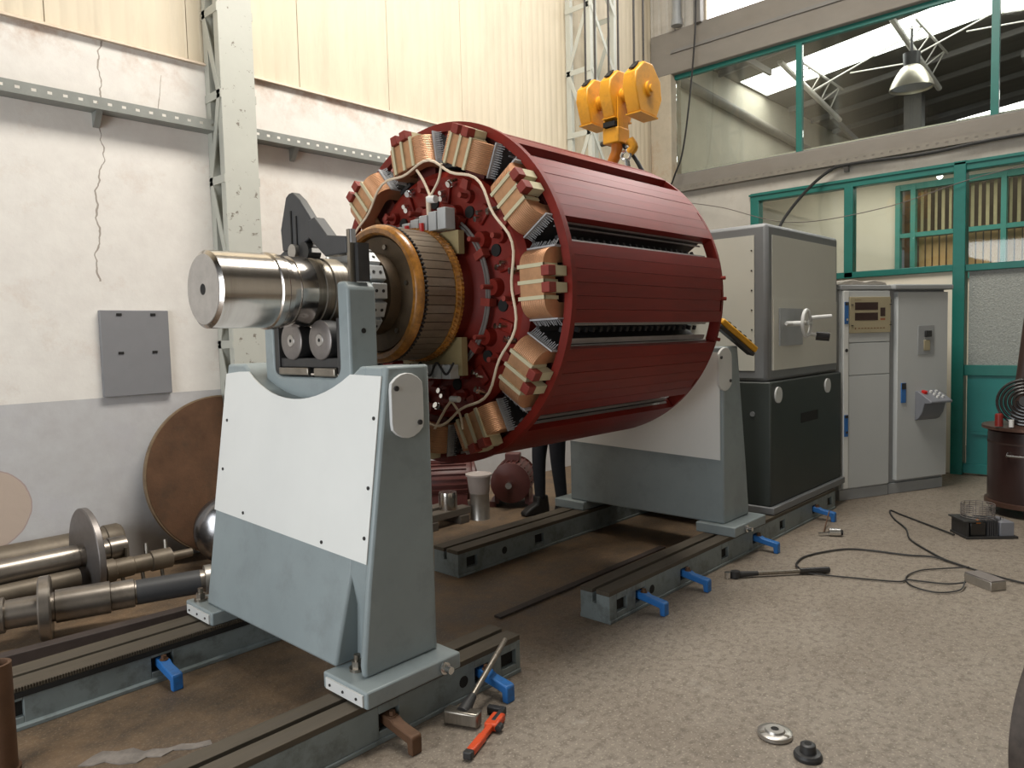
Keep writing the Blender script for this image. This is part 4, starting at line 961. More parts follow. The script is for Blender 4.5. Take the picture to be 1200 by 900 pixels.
build(MB().cyl((5.78, 2.22, 1.56), (5.90, 2.20, 1.54), 0.014, n=8), 'crank_arm', 'platewhite', hw)
build(MB().cyl((5.88, 2.21, 1.54), (5.92, 2.12, 1.53), 0.034, n=18), 'crank_knob', 'gloss', hw)
for xx, zz in ((5.545, 1.095), (6.57, 1.10)):
    build(MB().cyl((xx, 2.375, zz), (xx, 2.362, zz), 0.062, n=28), 'inspection_disc', 'platewhite', dc)
build(MB().box(6.0, 6.36, 2.372, 2.376, 0.83, 0.91), 'vent_recess', 'slot', dc)
for k in range(6):
    z = 1.45+k*0.15
    build(MB().cyl((5.415, 2.52, z), (5.410, 2.52, z), 0.006, n=8), 'panel_screw', 'black', dc)
build(MB().cyl((5.42, 2.52, 0.95), (5.415, 2.52, 0.95), 0.02, n=12), 'plug', 'drivefr', dc)

pc = thing('pendant_controller', 'yellow crane pendant controller lying tilted against the far pedestal', 'controller', (5.0, 2.42, 1.42))
pa, pb = Vector((4.74, 2.45, 1.655)), Vector((5.08, 2.36, 1.44))
dirv = (pb-pa).normalized()
offn = Vector((0.45, -0.3, 0.84)); offn = (offn-dirv*offn.dot(dirv)).normalized()
build(MB().obox(pa+offn*0.02, pb+offn*0.02, 0.075, 0.045, offn), 'housing', 'pendyel', pc, 0.012)
build(MB().obox(pa-offn*0.018, pb-offn*0.018, 0.07, 0.03, offn), 'back_cover', 'black', pc, 0.01)
for k in range(5):
    c = pa+(pb-pa)*(0.2+0.15*k)+offn*0.04
    build(MB().cyl(c, c+offn*0.014, 0.017, n=12), 'push_button', 'black', pc)

# ================================================================== CONTROL CABINETS
c1 = thing('control_cabinet', 'pale grey control cabinet with beige display panel and blue handles', 'cabinet', (6.98, 2.41, 0), R(-25.5), 'control cabinets by the green door')
Wc, Dc = 0.60, 0.50
def cb(b, n, mt, p, bev=0): return build(b, n, mt, p, bev, True)
cb(MB().box(0, Wc, 0.0, Dc, 0.10, 1.94), 'carcass', 'cab', c1, 0.006)
cb(MB().box(-0.004, Wc, -0.006, Dc, 0, 0.10), 'plinth', 'cabgrey', c1, 0.004)
cb(MB().box(-0.012, Wc+0.002, -0.025, Dc, 1.94, 1.985), 'top_cover', 'cabgrey', c1, 0.008)
dr = cb(MB().box(0.012, 0.075, -0.035, 0.0, 0.115, 1.93), 'handle_stile', 'white', c1, 0.006)
cb(MB().box(0.075, Wc-0.012, -0.024, 0.0, 1.46, 1.93), 'upper_door', 'cab', c1, 0.003)
cb(MB().box(0.075, Wc-0.012, -0.024, 0.0, 1.16, 1.452), 'middle_door', 'cab', c1, 0.003)
cb(MB().box(0.075, Wc-0.012, -0.024, 0.0, 0.115, 1.152), 'lower_door', 'cab', c1, 0.003)
for z in (1.63, 0.60):
    hd = cb(MB().box(0.02, 0.064, -0.043, -0.034, z, z+0.20), 'swing_handle', 'handleblue', c1, 0.003)
    cb(MB().cyl((0.042, -0.044, z+0.04), (0.042, -0.048, z+0.04), 0.012, n=12), 'lock_button', 'chrome', hd)
    cb(MB().box(0.022, 0.062, -0.0445, -0.043, z+0.17, z+0.198), 'handle_recess', 'black', hd)
cb(MB().cyl((0.045, -0.036, 1.39), (0.045, -0.041, 1.39), 0.016, n=14), 'lock', 'black', c1)
ins = cb(MB().box(0.085, Wc-0.014, -0.036, -0.024, 1.545, 1.875), 'display_panel', 'beige', c1, 0.003)
cb(MB().box(0.145, 0.425, -0.0375, -0.036, 1.755, 1.825), 'number_display', 'display', ins)
cb(MB().box(0.145, 0.425, -0.0375, -0.036, 1.66, 1.73), 'number_display', 'display', ins)
cb(MB().box(0.455, 0.515, -0.0375, -0.036, 1.695, 1.775), 'keypad_window', 'display', ins)
cb(MB().box(0.455, 0.515, -0.0370, -0.036, 1.660, 1.678), 'name_tag', 'tape', ins)
b = MB()
for i in range(9): b.box(0.185+i*0.038, 0.208+i*0.038, -0.0366, -0.036, 1.583, 1.592)
b.box(0.145, 0.160, -0.0366, -0.036, 1.578, 1.596)
for i in range(4): b.box(0.145+i*0.02, 0.158+i*0.02, -0.0366, -0.036, 1.845, 1.850)
stuff(cb(b, 'printed_caption', 'print_', ins))
for xx in (0.10, Wc-0.03):
    for zz in (1.61, 1.80): cb(MB().box(xx, xx+0.022, -0.042, -0.036, zz, zz+0.008), 'panel_catch', 'black', ins)
for z in (1.62, 1.82): cb(MB().box(Wc-0.014, Wc-0.002, -0.03, 0, z, z+0.03), 'hinge', 'black', c1)

c2 = thing('control_cabinet', 'grey control cabinet with isolator plate and small control desk', 'cabinet', (7.533, 2.147, 0), R(-25.5), 'control cabinets by the green door')
Wd = 0.74
cb(MB().box(0, Wd, 0.02, Dc, 0.10, 1.94), 'carcass', 'cabgrey', c2, 0.006)
cb(MB().box(0, Wd-0.02, 0.0, Dc, 0, 0.10), 'plinth', 'cabgrey', c2, 0.004)
cb(MB().box(0.004, Wd+0.03, -0.06, Dc, 1.94, 1.99), 'top_cover', 'cabgrey', c2, 0.012)
cb(MB().box(0.07, Wd-0.01, -0.03, 0.02, 0.13, 1.92), 'door', 'cab', c2, 0.005)
iso = cb(MB().box(0.33, 0.54, -0.036, -0.03, 1.32, 1.60), 'isolator_plate', 'cabgrey', c2, 0.002)
cb(MB().box(0.41, 0.49, -0.055, -0.036, 1.49, 1.55), 'isolator_knob', 'black', iso, 0.004)
cb(MB().box(0.40, 0.48, -0.044, -0.036, 1.36, 1.46), 'isolator_cover', 'beige', iso, 0.003)
hd = cb(MB().box(0.115, 0.175, -0.040, -0.03, 0.87, 1.06), 'swing_handle', 'handleblue', c2, 0.003)
cb(MB().box(0.117, 0.173, -0.042, -0.040, 1.0, 1.058), 'handle_recess', 'black', hd)
ds = cb(MB().prism([(-0.03, 0.69), (-0.07, 0.71), (-0.11, 0.77), (-0.135, 0.86), (-0.205, 0.865), (-0.205, 0.885), (-0.06, 0.975), (-0.03, 0.975)], 'x', 0.30, 0.585), 'control_desk', 'console', c2, 0.006)
for i, (xx, mt) in enumerate(((0.355, 'redbtn'), (0.44, 'whitebtn'), (0.51, 'whitebtn'))):
    for k in range(1 if i == 0 else 3):
        y = -0.085-k*0.036; z = 0.975-(abs(y)-0.06)*0.62
        cb(MB().cyl((xx, y, z-0.004), (xx, y-0.006, z+0.018), 0.026 if i == 0 else 0.012, n=14), 'desk_button', mt, ds)
tag(build(MB().prism([(-0.02, 1.985), (0.58, 1.985), (0.56, 2.01), (0.42, 2.03), (0.30, 2.012), (0.16, 2.035), (0.06, 2.02)], 'y', 0.0, 0.35), 'dust_sheet', 'plastic', None, 0.006, True), 'crumpled dusty sheet lying on top of the display cabinet', 'sheet')
o = bpy.data.objects['dust_sheet']; o.location = (6.98, 2.41, 0.001); o.rotation_euler = (0, 0, R(-25.5))

# ================================================================== STOVE CORNER
sv = thing('barrel_stove', 'dark red barrel stove with silver handle in front of the green door', 'stove', (7.45, 1.0, 0))
S0 = (7.45, 1.0, 0)
build(MB().lathe([(0.10, 0.315), (0.11, 0.325), (0.70, 0.325), (0.72, 0.30)], 48, S0, (0,0,1)), 'drum', 'stove', sv)
build(MB().lathe([(0.08, 0.32), (0.08, 0.345), (0.115, 0.345), (0.12, 0.326)], 48, S0, (0,0,1)), 'bottom_rim', 'stoverim', sv)
build(MB().lathe([(0.715, 0.31), (0.72, 0.37), (0.745, 0.37), (0.75, 0.30), (0.76, 0.05)], 48, S0, (0,0,1)), 'top_plate', 'stoverim', sv)
for a in (60, 180, 300):
    c_, s_ = math.cos(R(a)), math.sin(R(a)); build(MB().obox((7.45+0.26*c_, 1.0+0.26*s_, 0.0), (7.45+0.26*c_, 1.0+0.26*s_, 0.1), 0.04, 0.04), 'leg', 'pipe', sv)
hn = Vector((-0.97, 0.20, 0)).normalized(); sd = Vector((-hn.y, hn.x, 0))
pb_ = Vector((7.45, 1.0, 0.54))+hn*0.325
build(MB().tube([pb_+sd*0.07, pb_+sd*0.065+hn*0.03+Vector((0,0,-0.02)), pb_-sd*0.065+hn*0.03+Vector((0,0,-0.02)), pb_-sd*0.07], 0.008, 8), 'door_handle', 'chrome', sv)
build(MB().lathe([(0.60, 0.326), (0.60, 0.329), (0.615, 0.329), (0.615, 0.326)], 48, S0, (0,0,1), closed=True), 'seam_band', 'pipe', sv)
build(MB().tube([(7.55, 1.13, 0.75), (7.65, 1.015, 2.1), (7.75, 0.91, 3.36), (7.79, 0.90, 3.43), (7.88, 0.90, 3.46), (8.94, 0.90, 3.46)], 0.055, 18), 'flue_pipe', 'pipe', sv)
cc = Vector((7.30, 1.04, 0.955)); nd = Vector((-0.93, -0.05, 0.22))
ch = thing('hose_coil', 'flat spiral coil of glossy black hose standing on the stove', 'hose', (7.30, 1.04, 0.755))
u = nd.normalized().cross(Vector((0,0,1))).normalized(); v = nd.normalized().cross(u)
pts = []
for i in range(200):
    a = 2*pi*i/36; r = 0.05+0.0275*i/36; pts.append(cc+u*r*math.cos(a)*1.05+v*r*math.sin(a))
build(MB().tube(pts, 0.0125, 7), 'hose', 'gloss', ch)
build(MB().cyl(cc-nd.normalized()*0.01, cc+nd.normalized()*0.012, 0.045, n=20), 'coil_core', 'black', ch)
tag(build(MB().cyl((7.16, 1.20, 0.755), (7.16, 1.20, 0.85), 0.030, n=20).cyl((7.16, 1.20, 0.85), (7.16, 1.20, 0.86), 0.027, 0.023, n=20), 'drink_can', 'redcan'), 'small red can on the stove rim', 'can')
tag(build(MB().cyl((7.14, 1.11, 0.755), (7.14, 1.11, 0.815), 0.018, n=14), 'small_bottle', 'whitebtn'), 'tiny pale bottle beside the red can on the stove', 'bottle')

def portable(label, loc, rz_, s=1.0):
    t = thing('welding_transformer', label, 'transformer', loc, rz_, 'transformers by the stove')
    cb(MB().box(-0.26, 0.26, -0.16, 0.16, 0, 0.025), 'base_plate', 'black', t, 0.003)
    cb(MB().box(-0.25, -0.23, -0.15, 0.15, 0.02, 0.18).box(-0.28, -0.1, -0.16, 0.16, 0.175, 0.19), 'end_plate', 'black', t, 0.002)
    cb(MB().box(-0.20, -0.04, -0.12, 0.12, 0.025, 0.165), 'winding', 'gloss', t, 0.01)
    for k in range(5): cb(MB().box(-0.03+k*0.022, -0.018+k*0.022, -0.13, 0.13, 0.025, 0.18), 'core_plate', 'armblack', t)
    bx_ = cb(MB().box(0.09, 0.23, -0.14, 0.14, 0.025, 0.17), 'switch_box', 'console', t, 0.006)
    cb(MB().cyl((0.16, -0.04, 0.17), (0.16, -0.04, 0.20), 0.016, n=12), 'silver_knob', 'chrome', bx_)
    cb(MB().cyl((-0.12, -0.125, 0.165), (-0.12, -0.09, 0.185), 0.022, n=12), 'orange_cap', 'orange', t)
    b = MB()
    for k in range(7): b.torus((-0.05, 0.02, 0.20+0.022*k), (0, 0, 1), 0.155, 0.004, 32, 5)
    for k in range(16):
        c_, s_ = 0.155*math.cos(2*pi*k/16), 0.155*math.sin(2*pi*k/16); b.cyl((-0.05+c_, 0.02+s_, 0.185), (-0.05+c_, 0.02+s_, 0.335), 0.0035, n=5)
    cb(b, 'wire_basket', 'cablegrey', t)
    t.scale = (s, s, s)
    return t
portable('black welding transformer on the floor in front of the stove', (6.46, 1.17, 0), R(-50), 0.72)
portable('second black transformer at the right edge beside the stove', (6.75, 0.72, 0), R(-50), 0.72)

# ================================================================== FLOOR ITEMS, RIGHT
tag(build(MB().tube(spline([(6.30, 1.33, 0.012), (6.70, 1.78, 0.01), (6.83, 1.93, 0.01), (6.55, 1.82, 0.01), (6.28, 1.66, 0.01), (5.98, 1.55, 0.01), (5.75, 1.38, 0.01), (5.58, 1.22, 0.01), (5.46, 1.03, 0.012), (5.40, 0.90, 0.012), (5.36, 0.75, 0.01), (5.30, 0.4, 0.01)], 10), 0.0065, 6), 'power_lead', 'black'), 'black lead looping from the transformer across the floor', 'cable')
tag(build(MB().tube(spline([(4.76, 1.90, 0.03), (4.90, 1.97, 0.012), (5.12, 1.98, 0.01), (5.40, 1.86, 0.01), (5.50, 1.72, 0.01), (5.55, 1.45, 0.01), (5.60, 1.30, 0.012), (5.50, 1.10, 0.012), (5.38, 0.90, 0.012)], 10), 0.0065, 6), 'sensor_lead', 'black'), 'black lead arching from the long bar to the small box', 'cable')
tag(build(MB().tube(spline([(4.74, 1.84, 0.012), (4.78, 1.72, 0.01), (4.86, 1.50, 0.01), (4.93, 1.34, 0.01), (5.00, 1.31, 0.01), (5.02, 1.24, 0.01), (5.06, 1.10, 0.012), (5.10, 1.01, 0.03)], 10), 0.005, 6), 'thin_lead', 'black'), 'thin black lead lying along the floor into the front of the box', 'cable')
tag(build(MB().tube(spline([(5.12, 1.02, 0.03), (4.98, 1.02, 0.012), (4.86, 1.12, 0.01), (4.90, 1.26, 0.01), (5.05, 1.33, 0.01), (5.24, 1.30, 0.01), (5.36, 1.20, 0.012), (5.44, 1.06, 0.03)], 10), 0.0045, 6), 'looped_lead', 'black'), 'thin black lead forming an oval loop beside the box', 'cable')
jb = thing('junction_box', 'small aluminium box on the floor where the leads meet', 'box', (5.20, 0.93, 0), R(-35))
cb(MB().box(-0.055, 0.055, -0.10, 0.10, 0, 0.055), 'housing', 'alu', jb, 0.004)
cb(MB().box(-0.053, 0.053, -0.098, 0.098, 0.055, 0.062), 'lid', 'cablegrey', jb, 0.002)
cb(MB().cyl((-0.03, 0.10, 0.03), (-0.03, 0.115, 0.03), 0.012, n=10), 'socket', 'chrome', jb)
tw = thing('torque_wrench', 'long black torque wrench lying on the bare floor', 'wrench', (4.6, 2.0, 0))
A, B = Vector((4.36, 2.20, 0.024)), Vector((4.86, 1.74, 0.024)); dv = (B-A).normalized()
build(MB().cyl(A+dv*0.06, B-dv*0.18, 0.014, n=12), 'bar', 'steeldark', tw)
build(MB().cyl(B-dv*0.20, B, 0.019, n=14), 'grip', 'gloss', tw)
build(MB().cyl(A+dv*0.05+Vector((0,0,-0.02)), A+dv*0.05+Vector((0,0,0.022)), 0.030, n=20).cyl(A+dv*0.06, A+dv*0.2, 0.020, 0.015, n=12), 'ratchet_head', 'black', tw)
build(MB().cyl(A+dv*0.0+Vector((0,0,-0.022)), A+dv*0.0+Vector((0,0,0.018)), 0.021, n=16), 'wrench_socket', 'chrome', tw)
so = thing('socket', 'bright steel socket on the floor below the last blue clamp', 'socket', (5.76, 2.03, 0))
build(MB().cyl((5.75, 2.06, 0.03), (5.79, 1.99, 0.03), 0.03, n=20), 'socket_body', 'chrome', so)
build(MB().cyl((5.79, 1.99, 0.03), (5.80, 1.975, 0.03), 0.022, n=6), 'socket_mouth', 'slot', so)
build(MB().obox((5.70, 2.12, 0.014), (5.76, 2.05, 0.02), 0.022, 0.02), 'drive_square', 'chrome', so)
st_ = build(MB().obox((6.12, 2.19, 0.10), (5.95, 2.16, 0.02), 0.008, 0.012).obox((5.95, 2.16, 0.02), (5.74, 2.10, 0.006), 0.008, 0.01), 'clamp_strap', 'rust'); tag(st_, 'rusty strap hanging from the last blue clamp to the floor', 'strap')
fd = thing('slotted_disc', 'turned aluminium disc with slots lying on the floor', 'disc', (2.745, 1.19, 0))
build(MB().lathe([(0.0, 0.060), (0.004, 0.066), (0.018, 0.066), (0.022, 0.060), (0.022, 0.04), (0.030, 0.036), (0.030, 0.016), (0.02, 0.014)], 40, (2.745, 1.19, 0), (0,0,1)), 'disc_body', 'alu', fd)
build(MB().cyl((2.745, 1.19, 0.0305), (2.745, 1.19, 0.031), 0.015, n=20), 'disc_bore', 'slot', fd)
for a in (20, 140, 260):
    c_, s_ = math.cos(R(a)), math.sin(R(a)); build(MB().obox((2.745+0.042*c_, 1.19+0.042*s_, 0.0225), (2.745+0.062*c_, 1.19+0.062*s_, 0.0225), 0.014, 0.002), 'disc_slot', 'steeldark', fd)
fb = thing('flanged_bush', 'black flanged bush standing on the floor near the disc', 'bush', (2.68, 1.035, 0))
build(MB().lathe([(0.0, 0.050), (0.012, 0.052), (0.022, 0.046), (0.024, 0.030), (0.052, 0.027), (0.055, 0.022), (0.055, 0.012)], 32, (2.68, 1.035, 0), (0,0,1)), 'bush_body', 'black', fb)
build(MB().cyl((2.68, 1.035, 0.0553), (2.68, 1.035, 0.056), 0.013, n=16), 'bush_bore', 'slot', fb)
wh = thing('flywheel', 'dark rusty steel flywheel standing on edge at the right border', 'flywheel', (2.83, 0.265, 0))
ax_ = Vector((0.25, 1.0, 0)).normalized(); wc = (2.83, 0.265, 0.345)
build(MB().lathe([(-0.03, 0.30), (-0.035, 0.345), (0.035, 0.345), (0.03, 0.30)], 64, wc, ax_, closed=True), 'rim', 'rimdark', wh)
build(MB().lathe([(-0.02, 0.06), (-0.02, 0.302), (0.02, 0.302), (0.02, 0.06)], 64, wc, ax_, closed=True), 'web_disc', 'darkbeam', wh)
build(MB().cyl(Vector(wc)-ax_*0.06, Vector(wc)+ax_*0.06, 0.065, n=28), 'hub', 'darkbeam', wh)

# hammer and pipe wrench
hm = thing('hammer', 'steel sledge hammer with its handle propped on the front rail clamp', 'hammer', (2.0, 2.19, 0))
ha, hb = Vector((1.975, 2.265, 0.035)), Vector((2.035, 2.125, 0.035))
build(MB().obox(ha, hb, 0.055, 0.06), 'hammer_head', 'steeldark', hm, 0.008)
ho = Vector((2.005, 2.195, 0.05)); he = Vector((2.40, 2.32, 0.20))
build(MB().cyl(ho, ho+(he-ho)*0.22, 0.030, 0.018, n=14), 'handle_collar', 'black', hm)
build(MB().cyl(ho+(he-ho)*0.2, he, 0.013, 0.012, n=12), 'handle', 'steeldark', hm)
pw = thing('pipe_wrench', 'orange red pipe wrench lying beside the hammer head', 'wrench', (2.0, 2.05, 0))
wa, wb = Vector((2.12, 2.10, 0.02)), Vector((1.86, 2.0, 0.02)); wd_ = (wb-wa).normalized()
build(MB().obox(wa+wd_*0.05, wb, 0.026, 0.026).obox(wb-wd_*0.12, wb, 0.034, 0.028), 'handle', 'wrench', pw, 0.006)
build(MB().obox(wa-wd_*0.01, wa+wd_*0.09, 0.055, 0.032), 'jaw_frame', 'wrench', pw, 0.006)
sdv = Vector((-wd_.y, wd_.x, 0))
build(MB().obox(wa-wd_*0.05+sdv*0.01, wa-wd_*0.05-sdv*0.07, 0.03, 0.03).obox(wa-wd_*0.05+sdv*0.0, wa+wd_*0.06+sdv*0.0, 0.02, 0.034), 'hook_jaw', 'black', pw, 0.004)
build(MB().cyl(wa+wd_*0.06+sdv*0.035, wa+wd_*0.09+sdv*0.035, 0.014, n=14), 'adjusting_nut', 'black', pw)
build(MB().obox(wb, wb+wd_*0.03, 0.036, 0.029), 'handle_end', 'black', pw, 0.004)
tag(build(MB().box(2.93, 4.7, 2.865, 2.915, 0.0, 0.012), 'flat_bar', 'darkbeam'), 'dark flat steel bar lying on the floor between the rails', 'bar')

# ================================================================== LEFT PILE
def shaftthing(name, label, A, B, secs, mat, cat='shaft'):
    """secs: (t along 0..1, radius)"""
    A, B = Vector(A), Vector(B); L_ = (B-A).length
    t = thing(name, label, cat, ((A+B)/2)[:2]+(0,), 0, 'shafts and tube stored along the wall')
    build(MB().lathe([(s*L_, r) for s, r in secs], 40, A, B-A), 'shaft_body', mat, t)
    return t, A, (B-A).normalized(), L_
t, A, d, L_ = shaftthing('steel_tube', 'brown grey steel tube lying against the foot of the wall', (-0.6, 5.482, 0.255), (1.84, 5.478, 0.255), [(0, 0.11), (0.955, 0.11), (0.957, 0.118), (0.992, 0.118), (1.0, 0.105)], 'brownsteel')
t, A, d, L_ = shaftthing('flanged_shaft', 'bright turned shaft with a large thin flange disc', (-0.6, 5.08, 0.305), (1.72, 5.06, 0.305), [(0, 0.075), (0.88, 0.075), (0.882, 0.068), (0.955, 0.068), (0.957, 0.076), (1.0, 0.074)], 'oldsteel')
fc = A+d*(2.10)
build(MB().lathe([(-0.02, 0.08), (-0.02, 0.285), (-0.015, 0.292), (0.015, 0.292), (0.02, 0.285), (0.02, 0.18), (0.05, 0.14), (0.05, 0.08)], 56, fc, d), 'flange_disc', 'roller', t)
t, A, d, L_ = shaftthing('studded_shaft', 'short dark oily shaft standing on studs right of the large flange disc', (1.56, 4.96, 0.20), (2.1, 4.95, 0.20), [(0, 0.072), (0.10, 0.072), (0.11, 0.062), (0.30, 0.062), (0.31, 0.056), (0.50, 0.056), (0.51, 0.066), (0.74, 0.066), (0.75, 0.03), (1.0, 0.028)], 'brownsteel')
for i, s_ in enumerate((0.18, 0.40, 0.62)):
    c = A+d*L_*s_
    build(MB().cyl(c, (c.x, c.y-0.06, 0.0), 0.012, n=8), 'stud', 'steeldark', t)
    build(MB().cyl(c+d*0.04, c+d*0.045+Vector((0, 0.02, 0.12)), 0.014, n=8), 'stud', 'steeldark', t)
t, A, d, L_ = shaftthing('steel_bar', 'dark oily round bar lying on the bearers left of the large flange disc', (-0.5, 4.99, 0.20), (1.42, 4.97, 0.20), [(0, 0.058), (0.55, 0.058), (0.552, 0.066), (0.70, 0.066), (0.702, 0.056), (1.0, 0.056)], 'brownsteel')
t, A, d, L_ = shaftthing('stepped_shaft', 'heavy stepped shaft with a thick collar lying in front of the pile', (0.45, 4.824, 0.175), (2.02, 4.33, 0.175), [(0, 0.082), (0.291, 0.082), (0.294, 0.095), (0.328, 0.095), (0.332, 0.078), (0.468, 0.080), (0.471, 0.09), (0.631, 0.09), (0.634, 0.08), (0.705, 0.08), (0.7075, 0.07), (0.941, 0.07), (0.944, 0.06), (1.0, 0.06)], 'oldsteel')
c = A+d*L_*0.4417
build(MB().lathe([(-0.03, 0.07), (-0.03, 0.168), (-0.022, 0.175), (0.022, 0.175), (0.03, 0.168), (0.03, 0.07)], 48, c, d, closed=True), 'collar', 'oldsteel', t)
build(MB().lathe([(0.712*L_, 0.071), (0.919*L_, 0.071)], 40, A, d), 'dark_sleeve', 'armblack', t)
build(MB().lathe([(-0.02, 0.06), (-0.02, 0.092), (0.02, 0.092), (0.02, 0.06)], 32, A+d*L_*0.948, d, closed=True), 'end_collar', 'alu', t)
tag(build(MB().obox((-0.4, 4.34, 0.055), (2.05, 4.16, 0.055), 0.075, 0.11), 'steel_beam', 'darkbeam', None, 0.004), 'dark steel beam lying between the shafts and the toothed rail', 'beam')
for i, (xx, ya, yb) in enumerate(((0.1, 4.75, 5.5), (1.35, 4.85, 5.5))):
    tag(build(MB().box(xx-0.05, xx+0.05, ya, yb, 0.0, 0.141), 'timber_bearer', 'wood', None, 0.004), ['timber bearer under the left ends of the stored shafts', 'timber bearer under the flanged shaft'][i], 'timber')
ld = thing('steel_plate', 'large rusty round-edged steel plate leaning on the wall beside the column', 'plate', (2.3, 5.42, 0))
def leaned(rad, t0, t1, xcut=2.645):
    P_ = []; n = 96
    for i in range(n):
        a = 2*pi*i/n; P_.append((min(2.61+rad*math.cos(a), xcut), rad*math.sin(a)))
    Q = []
    for p in P_:
        if not Q or abs(p[0]-Q[-1][0])+abs(p[1]-Q[-1][1]) > 1e-4: Q.append(p)
    k = 0.16; cz, sz_ = math.cos(k), math.sin(k); b = MB(); n = len(Q)
    def pt(p, t): return (p[0], 5.455+p[1]*sz_-t*cz, 0.605+p[1]*cz+t*sz_)
    vs = [pt(p, t0) for p in Q]+[pt(p, t1) for p in Q]
    return b.add(vs, [tuple(range(n)), tuple(range(2*n-1, n-1, -1))]+[(i, (i+1) % n, n+(i+1) % n, n+i) for i in range(n)])
build(leaned(0.592, -0.018, 0.020), 'plate_face', 'rust', ld)
build(leaned(0.603, -0.020, 0.016), 'plate_edge', 'rustedge', ld)
pdm = thing('polished_drum', 'polished round steel drum end just behind the front pedestal', 'drum', (2.5, 5.05, 0))
build(MB().lathe([(0, 0.18), (0, 0.24), (0.01, 0.25), (0.16, 0.25), (0.21, 0.235), (0.26, 0.18), (0.28, 0.10), (0.285, 0.01)], 56, (2.50, 5.15, 0.262), (-0.55, -0.83, 0.1)), 'drum_body', 'dome', pdm)
pp_ = thing('steel_post', 'short rusty tube standing upright at the lower left corner', 'post', (0.645, 3.28, 0))
build(MB().lathe([(0, 0.052), (0.42, 0.052), (0.42, 0.040), (0.30, 0.038), (0.30, 0.001)], 32, (0.640, 3.29, 0), (0,0,1)), 'tube', 'rust', pp_)
build(MB().lathe([(0, 0.05), (0, 0.062), (0.012, 0.062), (0.012, 0.05)], 32, (0.640, 3.29, 0), (0,0,1), closed=True), 'foot_ring', 'rust', pp_)

tag(build(MB().prism([(0.84,3.10),(0.88,3.06),(0.92,3.05),(0.95,2.99),(1.0,2.95),(1.04,2.96),(1.08,2.92),(1.13,2.93),(1.18,2.88),(1.25,2.85),(1.26,2.89),(1.21,2.91),(1.17,2.95),(1.12,2.96),(1.08,3.0),(1.05,3.01),(1.03,3.07),(0.98,3.09),(0.94,3.14),(0.90,3.13)], 'z', 0.0, 0.004), 'plastic_scrap', 'cordscrap'), 'pale torn plastic scrap on the floor beside the front rail', 'scrap')

# ================================================================== BEHIND, UNDER THE ROTOR
pt = thing('timber_pallet', 'dark timber bearers stacked on the floor behind the front pedestal', 'pallet', (4.25, 4.85, 0))
for i in range(2): build(MB().box(3.85, 4.40, 4.62+0.2*i, 4.74+0.2*i, 0.07, 0.13), 'board', 'wood', pt, 0.004)
for i in range(2): build(MB().box(3.90+0.35*i, 4.0+0.35*i, 4.60, 4.96, 0, 0.07), 'bearer', 'wood', pt, 0.004)
def motor(label, loc, rz_, s):
    t = thing('electric_motor', label, 'motor', loc, rz_, 'electric motors behind the rotor')
    r = 0.19*s; l = 0.42*s; zc = r+0.05*s
    cb(MB().lathe([(-l/2, r*0.6), (-l/2, r*0.86), (-l*0.42, r*0.92), (l*0.42, r*0.92), (l/2, r*0.86), (l/2, r*0.6)], 36, (0, 0, zc), (1,0,0)), 'frame', 'motor', t)
    b = MB()
    for k in range(24):
        a = 2*pi*k/24; b.obox((-l*0.36, r*0.97*math.cos(a), zc+r*0.97*math.sin(a)), (l*0.36, r*0.97*math.cos(a), zc+r*0.97*math.sin(a)), 0.006*s, 0.02*s) if False else b.hexa([(x_, y_*math.cos(a)-q*math.sin(a), zc+y_*math.sin(a)+q*math.cos(a)) for x_, y_, q in ((-l*.38, r*.9, -.004), (l*.38, r*.9, -.004), (l*.38, r*1.0, -.004), (-l*.38, r*1.0, -.004), (-l*.38, r*.9, .004), (l*.38, r*.9, .004), (l*.38, r*1.0, .004), (-l*.38, r*1.0, .004))])
    cb(b, 'cooling_fins', 'motor', t)
    cb(MB().lathe([(l/2, r*0.98), (l*0.56, r*0.98), (l*0.62, r*0.5), (l*0.64, r*0.2)], 36, (0, 0, zc), (1,0,0)), 'end_bell', 'motor', t)
    cb(MB().lathe([(-l*0.66, r*0.5), (-l*0.64, r*0.9), (-l/2, r*0.99), (-l/2, r*0.6)], 36, (0, 0, zc), (1,0,0)), 'fan_cowl', 'motor', t)
    cb(MB().cyl((l*0.6, 0, zc), (l*0.85, 0, zc), 0.03*s, n=14), 'motor_shaft', 'chrome', t)
    cb(MB().box(-l*0.15, l*0.15, -0.07*s, 0.07*s, zc+r*0.9, zc+r*1.3), 'terminal_box', 'motor', t, 0.006)
    for k in (-1, 1): cb(MB().box(-l*0.4, l*0.4, k*r*0.95-0.03*s, k*r*0.95+0.03*s, 0, 0.05*s).box(-l*0.38, l*0.38, k*r*0.75-0.02*s, k*r*0.75+0.02*s, 0.03*s, zc*0.6), 'mounting_foot', 'motor', t)
    return t
motor('dull red electric motor behind the pale tub under the rotor', (4.62, 5.16, 0.0), R(-40), 1.05)
motor('red electric motor with round end facing forward left of the trousered legs', (5.12, 4.78, 0.0), R(215), 1.0)
motor('red electric motor partly hidden by the front pedestal edge', (3.95, 5.30, 0.0), R(-30), 0.85)
tag(build(MB().lathe([(0, 0.085), (0.01, 0.09), (0.15, 0.105), (0.155, 0.118), (0.17, 0.118), (0.172, 0.10), (0.165, 0.095)], 32, (4.50, 4.62, 0.23), (0,0,1)), 'plastic_tub', 'bucket'), 'pale pinkish plastic tub on a metal can under the rotor', 'tub')
tag(build(MB().lathe([(0, 0.085), (0, 0.09), (0.01, 0.086), (0.22, 0.086), (0.23, 0.09), (0.23, 0.08)], 32, (4.50, 4.62, 0), (0,0,1)), 'metal_can', 'alu'), 'metal can below the pale tub', 'can')
